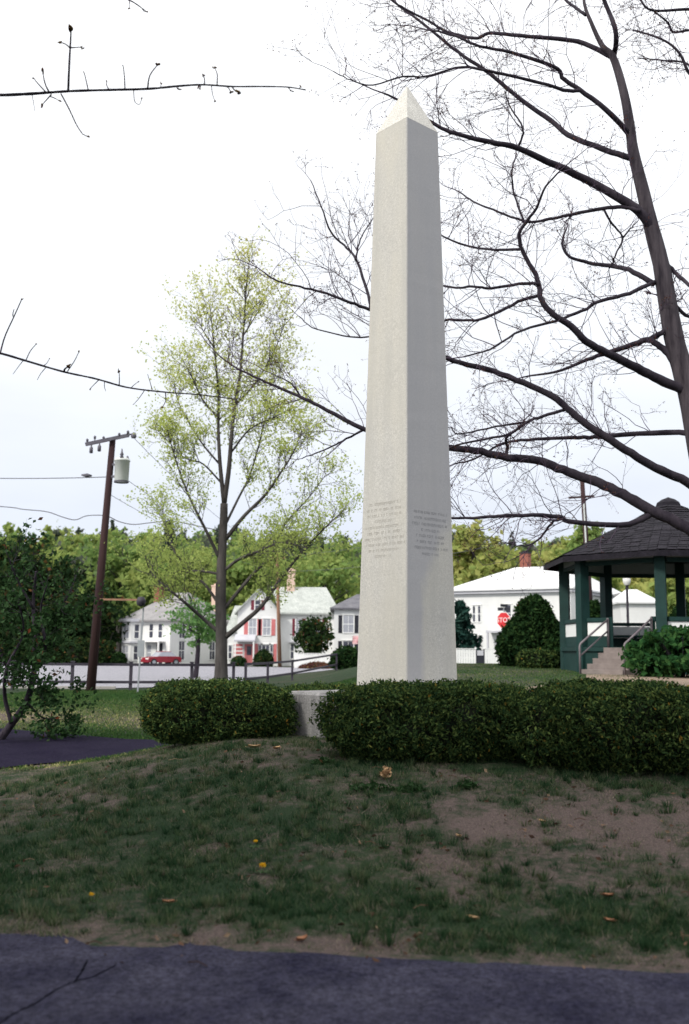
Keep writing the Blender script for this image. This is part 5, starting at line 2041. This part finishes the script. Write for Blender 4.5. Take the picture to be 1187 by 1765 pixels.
SDp = 50.0
sx, sz = float(P(868, 1069, SDp)[0]), float(P(868, 1069, SDp)[2])
sg0 = float(gz(sx, SDp))
ss = empty('stop_sign', (sx, SDp, sg0), 'red octagonal stop sign with street name blades on top, above the bell shaped shrub', 'stop sign', None, R(-42))
hz0 = sz - sg0
MB().bar((0, .04, -.3), (0, .04, hz0 + .62), .06).build('post', M['grey_metal'], ss)
m = MB()


def octa(r, y):
    return [(r * math.cos(R(22.5 + 45 * q)), y, hz0 + r * math.sin(R(22.5 + 45 * q))) for q in range(8)]


m.add(octa(.43, 0) + octa(.43, -.012), [tuple(range(8)), tuple(range(15, 7, -1))] + [(q, (q + 1) % 8, 8 + (q + 1) % 8, 8 + q) for q in range(8)])
fcp = m.build('border', M['sign_white'], ss)
m = MB()
m.add(octa(.40, -.0125) + octa(.40, -.016), [tuple(range(15, 7, -1))] + [(q, (q + 1) % 8, 8 + (q + 1) % 8, 8 + q) for q in range(8)])
m.build('sign_face', M['red_sign'], ss)
me = text_mesh('STOP', .34)
me.materials.append(M['sign_white'])
lt_ = bpy.data.objects.new('lettering', me)
col.objects.link(lt_)
lt_.parent = ss
lt_.location = (0, -.02, hz0)
lt_.rotation_euler = (R(90), 0, 0)
m = MB()
m.box(-.36, .36, .02, .06, hz0 + .48, hz0 + .64)
m.build('name_blade', M['shutter_black'], ss)
m = MB()
m.box(-.02, .02, -.25, .33, hz0 + .66, hz0 + .80)
m.build('name_blade', M['shutter_black'], ss)

# ------------------------------------------------------------------ lamp post
LPD = 45.0
lx, lz = float(P(1080, 1002, LPD)[0]), float(P(1080, 1002, LPD)[2])
lg = float(gz(lx, LPD))
lpt = empty('lamp_post', (lx, LPD, lg), 'black lamp post with white lantern, seen under the bandstand roof', 'lamp post')
H = lz - lg
m = MB()
m.lathe([(.16, -.1), (.16, .1), (.10, .25), (.085, .6), (.06, .7), (.055, H - .35), (.09, H - .3), (.05, H - .22), (.12, H - .18)], (0, 0, 0), 12)
m.build('post', M['dark_metal'], lpt, True)
m = MB()
m.lathe([(.10, H - .18), (.17, H - .05), (.18, H + .12), (.14, H + .16)], (0, 0, 0), 12)
m.build('lantern', M['lamp_glass'], lpt, True)
m = MB()
m.lathe([(.19, H + .15), (.2, H + .18), (.08, H + .28), (.02, H + .36), (0, H + .37)], (0, 0, 0), 12)
m.build('lantern_cap', M['dark_metal'], lpt, True)


# ------------------------------------------------------------------ board fences and gate
def board_fence(label, px0, px1, D, z_top_py, boards_w=.17, group='white board fences'):
    a, b = P(px0, z_top_py, D), P(px1, z_top_py, D)
    z0 = float(gz(a[0], D))
    root = empty('board_fence', (float(a[0]), D, z0), label, 'fence', group)
    L = b[0] - a[0]
    H_ = float(a[2]) - z0
    m = MB()
    n_ = max(2, int(L / boards_w))
    for q in range(n_):
        u0 = L * q / n_
        m.box(u0 + .008, L * (q + 1) / n_ - .008, 0, .03, -.2, H_ + rng.uniform(-.01, .01))
    m.build('boards', M['white_trim'], root)
    m = MB()
    for z in (H_ - .02 - .22, .35):
        m.box(0, L, .031, .08, z, z + .09)
    m.box(-.02, L + .02, -.03, .09, H_ + .02, H_ + .07)
    m.build('rails', M['white_trim'], root)
    m = MB()
    k = max(2, int(L / 2.2) + 1)
    for q in range(k):
        u = L * q / (k - 1)
        m.box(u - .06, u + .06, .082, .2, -.2, H_ + .12)
    m.build('posts', M['white_trim'], root)
    return root


board_fence('white board fence between the obelisk foot and the dark gate', 776, 820, 70, 1119)
board_fence('white board fence between the dark gate and the bell shaped shrub', 835, 885, 70, 1119)
board_fence('low white board fence in front of the pale roofed wing', 508, 584, 88, 1127)
a, b = P(820.5, 1121, 70), P(834.5, 1121, 70)
z0 = float(gz(a[0], 70))
gt = empty('garden_gate', (float(a[0]), 70, z0), 'narrow dark gate with grey upper panel between the two white board fences', 'gate')
L, H_ = b[0] - a[0], float(a[2]) - z0
m = MB()
m.box(0, .06, 0, .06, -.1, H_ + .1)
m.box(L - .06, L, 0, .06, -.1, H_ + .1)
m.box(.06, L - .06, 0, .05, H_ * .55, H_ * .62)
m.build('gate_frame', M['shutter_black'], gt)
m = MB()
m.box(.06, L - .06, .01, .04, H_ * .62, H_)
m.build('upper_panel', M['trim_grey'], gt)
m = MB()
m.box(.06, L - .06, .01, .04, -.1, H_ * .55)
m.build('lower_panel', M['shutter_black'], gt)

# ------------------------------------------------------------------ red car parked before house A
cx0 = float(P(277, 1140, 94.2)[0])
car = empty('parked_car', (cx0, 94.2, .03), 'low dark red car parked in front of the grey roofed white house', 'car', None, R(38))
prof = [(-1.75, .30), (-1.78, .55), (-1.70, .74), (-1.0, .82), (-.55, .86), (.95, .86), (1.5, .84), (1.74, .78), (1.80, .5), (1.76, .30)]
m = MB()
n_ = len(prof)
wid = [.70, .76, .78]
vv = []
for y, s in ((-.78, .97), (-.70, 1.0), (.70, 1.0), (.78, .97)):
    for a, b in prof:
        vv.append((a * s, y, .3 + (b - .3) * s))
fs = [(q * n_ + k, q * n_ + (k + 1) % n_, (q + 1) * n_ + (k + 1) % n_, (q + 1) * n_ + k) for q in range(3) for k in range(n_)]
m.add(vv, fs + [tuple(range(n_)), tuple(range(4 * n_ - 1, 3 * n_ - 1, -1))])
m.build('body', M['car_red'], car)
m = MB()
cab = [(-.75, .84), (-.25, 1.26), (.75, 1.28), (1.25, .84)]
vv = [(a, y * (1 if b < 1 else .84), b) for y in (-.70, .70) for a, b in cab]
m.add(vv, [(0, 1, 2, 3), (7, 6, 5, 4), (0, 4, 5, 1), (2, 6, 7, 3)])
m.build('windows', M['curtain'], car)
m = MB()
m.add([(-.28, -.6, 1.262), (.78, -.6, 1.282), (.78, .6, 1.282), (-.28, .6, 1.262), (-.2, -.56, 1.31), (.7, -.56, 1.32), (.7, .56, 1.32), (-.2, .56, 1.31)], [(4, 5, 6, 7), (0, 1, 5, 4), (1, 2, 6, 5), (2, 3, 7, 6), (3, 0, 4, 7)])
m.build('car_roof', M['car_red'], car)
for xx in (-1.12, 1.15):
    for yy in (-.72, .72):
        m = MB()
        th = np.arange(16) * 2 * math.pi / 16
        vv = [(xx + .31 * math.cos(t), yy + s, .31 + .31 * math.sin(t)) for s in (-.1, .1) for t in th]
        m.add(vv, [(q, (q + 1) % 16, 16 + (q + 1) % 16, 16 + q) for q in range(16)] + [tuple(range(15, -1, -1)), tuple(range(16, 32))])
        wh = m.build('wheel', M['tyre'], car)
        m = MB()
        s = -.105 if yy < 0 else .105
        vv = [(xx + .18 * math.cos(t), yy + s, .31 + .18 * math.sin(t)) for t in th]
        m.add(vv, [tuple(range(16))])
        m.build('rim', M['grey_metal'], wh)
for yy in (-.55, .55):
    m = MB()
    m.box(-1.80, -1.72, yy - .14, yy + .14, .58, .70)
    m.build('headlight', M['lamp_glass'], car)


# ------------------------------------------------------------------ small things on the lawn
def ground_px(px, py):
    """where the ray through a photo pixel meets the ground"""
    lo_d, hi_d = 3.0, 40.0
    for _ in range(40):
        mid_ = (lo_d + hi_d) / 2
        p = P(px, py, mid_)
        if p[2] > float(gz(p[0], mid_)):
            lo_d = mid_
        else:
            hi_d = mid_
    return P(px, py, lo_d)


DG = 'dandelions in the lawn'
for px, py, lab in ((452, 1505, 'yellow dandelion flower in the green grass, brightest of the three'), (440, 1462, 'small yellow dandelion farther up the slope than the brightest one'), (157, 1556, 'small yellow dandelion low at the left of the lawn')):
    p = ground_px(px, py)
    r_ = .017 if px == 452 else .011
    dd = empty('dandelion', tuple(p), lab, 'flower', DG)
    MB().tube([(0, 0, -.01), (.002, 0, .03), (0, 0, .05)], .002, 5).build('stem', M['stem_green'], dd)
    m = MB()
    c = rng.normal(0, 1, (90, 3))
    c[:, 2] = np.abs(c[:, 2])
    c = c / np.linalg.norm(c, axis=1)[:, None] * np.array((r_, r_, r_ * .6)) + (0, 0, .05)
    m.leaves(c, r_ * .7, 2.2)
    m.build('bloom', M['yellow'], dd)
    m = MB()
    for q in range(7):
        a = q * .9
        e_ = np.array((math.cos(a), math.sin(a), 0))
        s_ = np.array((-e_[1], e_[0], 0)) * .008
        m.add([e_ * .004, e_ * .03 + s_ + (0, 0, .015), e_ * .065 + (0, 0, .012), e_ * .03 - s_ + (0, 0, .015)], [(0, 1, 2, 3)])
    m.build('leaves', M['stem_green'], dd)
LGp = 'fallen leaves on the lawn'
for px, py, s, mt, lab in ((290, 1560, .055, 'dry_leaf', 'curled brown fallen leaf on the lawn at the lower left'), (520, 1625, .06, 'dry_leaf', 'reddish brown fallen leaf right at the edge of the asphalt'),
                           (817, 1588, .05, 'dry_pale', 'pale orange fallen leaf on the lawn right of centre'), (1048, 1548, .05, 'dry_leaf', 'reddish fallen leaf on the right of the lawn, upper of two close together'),
                           (1050, 1592, .05, 'dry_leaf', 'brown fallen leaf on the right of the lawn, lower of two close together'), (790, 1445, .045, 'dry_pale', 'small orange fallen leaf below the middle hedge'),
                           (366, 1279, .10, 'dry_pale', 'pale orange dry leaf under the right end of the left hedge'), (438, 1291, .10, 'dry_pale', 'tan dry leaf on the bare soil before the plinth gap, left one'),
                           (476, 1293, .08, 'dry_pale', 'tan dry leaf on the bare soil before the plinth gap, right one'), (935, 1420, .05, 'dry_pale', 'small tan leaf on bare soil below the right hedge')):
    p = ground_px(px, py)
    m = MB()
    nu = 6
    vv, top = [], []
    for i in range(nu + 1):
        t = i / nu
        wv = math.sin(math.pi * min(1, t * 1.02) ** .8) * .36 * (1 + .25 * (i % 2))
        for j in (-1, 0, 1):
            vv.append(((t - .5) * s * 1.4, j * wv * s, .012 + .35 * s * (abs(j) * .8 + (t - .5) ** 2 * 1.6)))
    i = np.arange(nu)[:, None] * 3 + np.arange(2)[None, :]
    m.add(vv, np.stack([i, i + 3, i + 4, i + 1], -1).reshape(-1, 4))
    m.tube([(-.7 * s, 0, .02), (-1.0 * s, .05 * s, .03)], .0015, 4)
    o = m.build('fallen_leaf', M[mt], None, True)
    o.location = tuple(p)
    o.rotation_euler.z = rng.uniform(0, 6.28)
    tag(o, lab, 'leaf', LGp)
# dried orange spray at the hedge foot, green weed tuft beside it
p = ground_px(664, 1344)
ds = empty('dried_spray', tuple(p), 'dried orange brown leafy spray at the foot of the middle hedge', 'dead plant')
m, tp = MB(), []
for q in range(9):
    a = rng.uniform(0, 6.28)
    twig(m, tp, (0, 0, 0), (math.cos(a) * .5, math.sin(a) * .3, 1), rng.uniform(.05, .10), .003, 1, kids=(2, 3))
m.build('stems', M['dry_leaf'], ds)
MB().leaves(np.repeat(np.array(tp), 3, 0) + rng.normal(0, .009, (len(tp) * 3, 3)), .020, 1.6).build('leaves', M['dry_pale'], ds)
WDG = 'weeds at the hedge foot'
for px, py, r0_, lab in ((640, 1362, .16, 'wide dark green weed tuft left of the dried orange spray'), (710, 1364, .09, 'small dark green weed tuft right of the dried orange spray'),
                         (806, 1358, .08, 'dark green weed tuft at the foot of the middle hedge, nearest the right hedge'), (560, 1318, .10, 'green weed tuft below the left end of the middle hedge')):
    p = ground_px(px, py)
    m = MB()
    n_ = 160
    a = rng.uniform(0, 6.28, n_)
    rr = rng.uniform(0, 1, n_) ** .7 * r0_
    c = np.stack([rr * np.cos(a) * 1.4, rr * np.sin(a) * .8, rng.uniform(.0, .07, n_) * (1 - .6 * rr / r0_)], -1)
    m.leaves(c, .022, 2.6)
    o = m.build('weed_tuft', M['leaf_crab'])
    o.location = tuple(p)
    tag(o, lab, 'weed', WDG)
# litter of last year's leaf bits, bark and twigs over the mound
m = MB()
n_ = 2600
xy = np.stack([rng.uniform(-4.3, 4.3, n_), 5.3 + 6.6 * rng.uniform(0, 1, n_) ** 1.1], -1)
nz = np.array([fbm(a, b, 1.4, 12.0) + .5 * bareness(a, b) for a, b in xy])
xy = xy[rng.uniform(0, 1, n_) < np.clip(nz * 1.3, .08, 1)]
c = np.concatenate([xy, gz(xy[:, 0], xy[:, 1])[:, None] + .016], -1)
m.leaves(c, .020, 1.7, updown=.3, jitter=.75)
for q in range(70):
    a = c[rng.integers(len(c))]
    th_ = rng.uniform(0, 6.28)
    e_ = np.array((math.cos(th_), math.sin(th_), 0)) * rng.uniform(.04, .14)
    m.tube([a, a + e_ * .5 + (0, 0, .012), a + e_], .003, 4)
M['litter'] = leafmat('litter', [(0.0, (0.05, 0.030, 0.022)), (0.6, (0.13, 0.075, 0.05)), (0.93, (0.22, 0.15, 0.10)), (1.0, (0.34, 0.24, 0.15))], 0.0)
tag(m.build('leaf_litter', M['litter']), 'scattered bits of old leaves and twigs over the grass of the mound', 'leaf litter', kind='stuff')
# crack across the near left of the path
m = MB()
for pxs in (((-10, 1775), (25, 1752), (60, 1735), (95, 1712), (128, 1697), (160, 1688), (200, 1668)), ((128, 1697), (140, 1680), (150, 1660))):
    q_ = [ground_px(a, b) for a, b in pxs]
    q_, s_ = smooth_line(q_, [.006] * len(q_), 40)
    q_[:, :2] += np.array([(0.012 * noise.noise(Vector((k * .8, 1, 0))), 0.012 * noise.noise(Vector((k * .8, 5, 0)))) for k in range(40)])
    q_[:, 2] = .0125
    w_ = .0042 * (1 + .6 * np.array([noise.noise(Vector((k * .6, 9, 0))) for k in range(40)]))
    for k in range(39):
        d_ = q_[k + 1] - q_[k]
        s2 = np.array((-d_[1], d_[0], 0)) / (np.linalg.norm(d_[:2]) + 1e-9)
        m.add([q_[k] - s2 * w_[k], q_[k + 1] - s2 * w_[k + 1], q_[k + 1] + s2 * w_[k + 1] + (0, 0, .002), q_[k] + s2 * w_[k] + (0, 0, .002)], [(0, 1, 2, 3)])
M['crack'] = surf('crack', (0.004, 0.004, 0.006), spec=0.0, rough=1.0)
cr_ = m.build('crack', M['crack'], bpy.data.objects['path'])
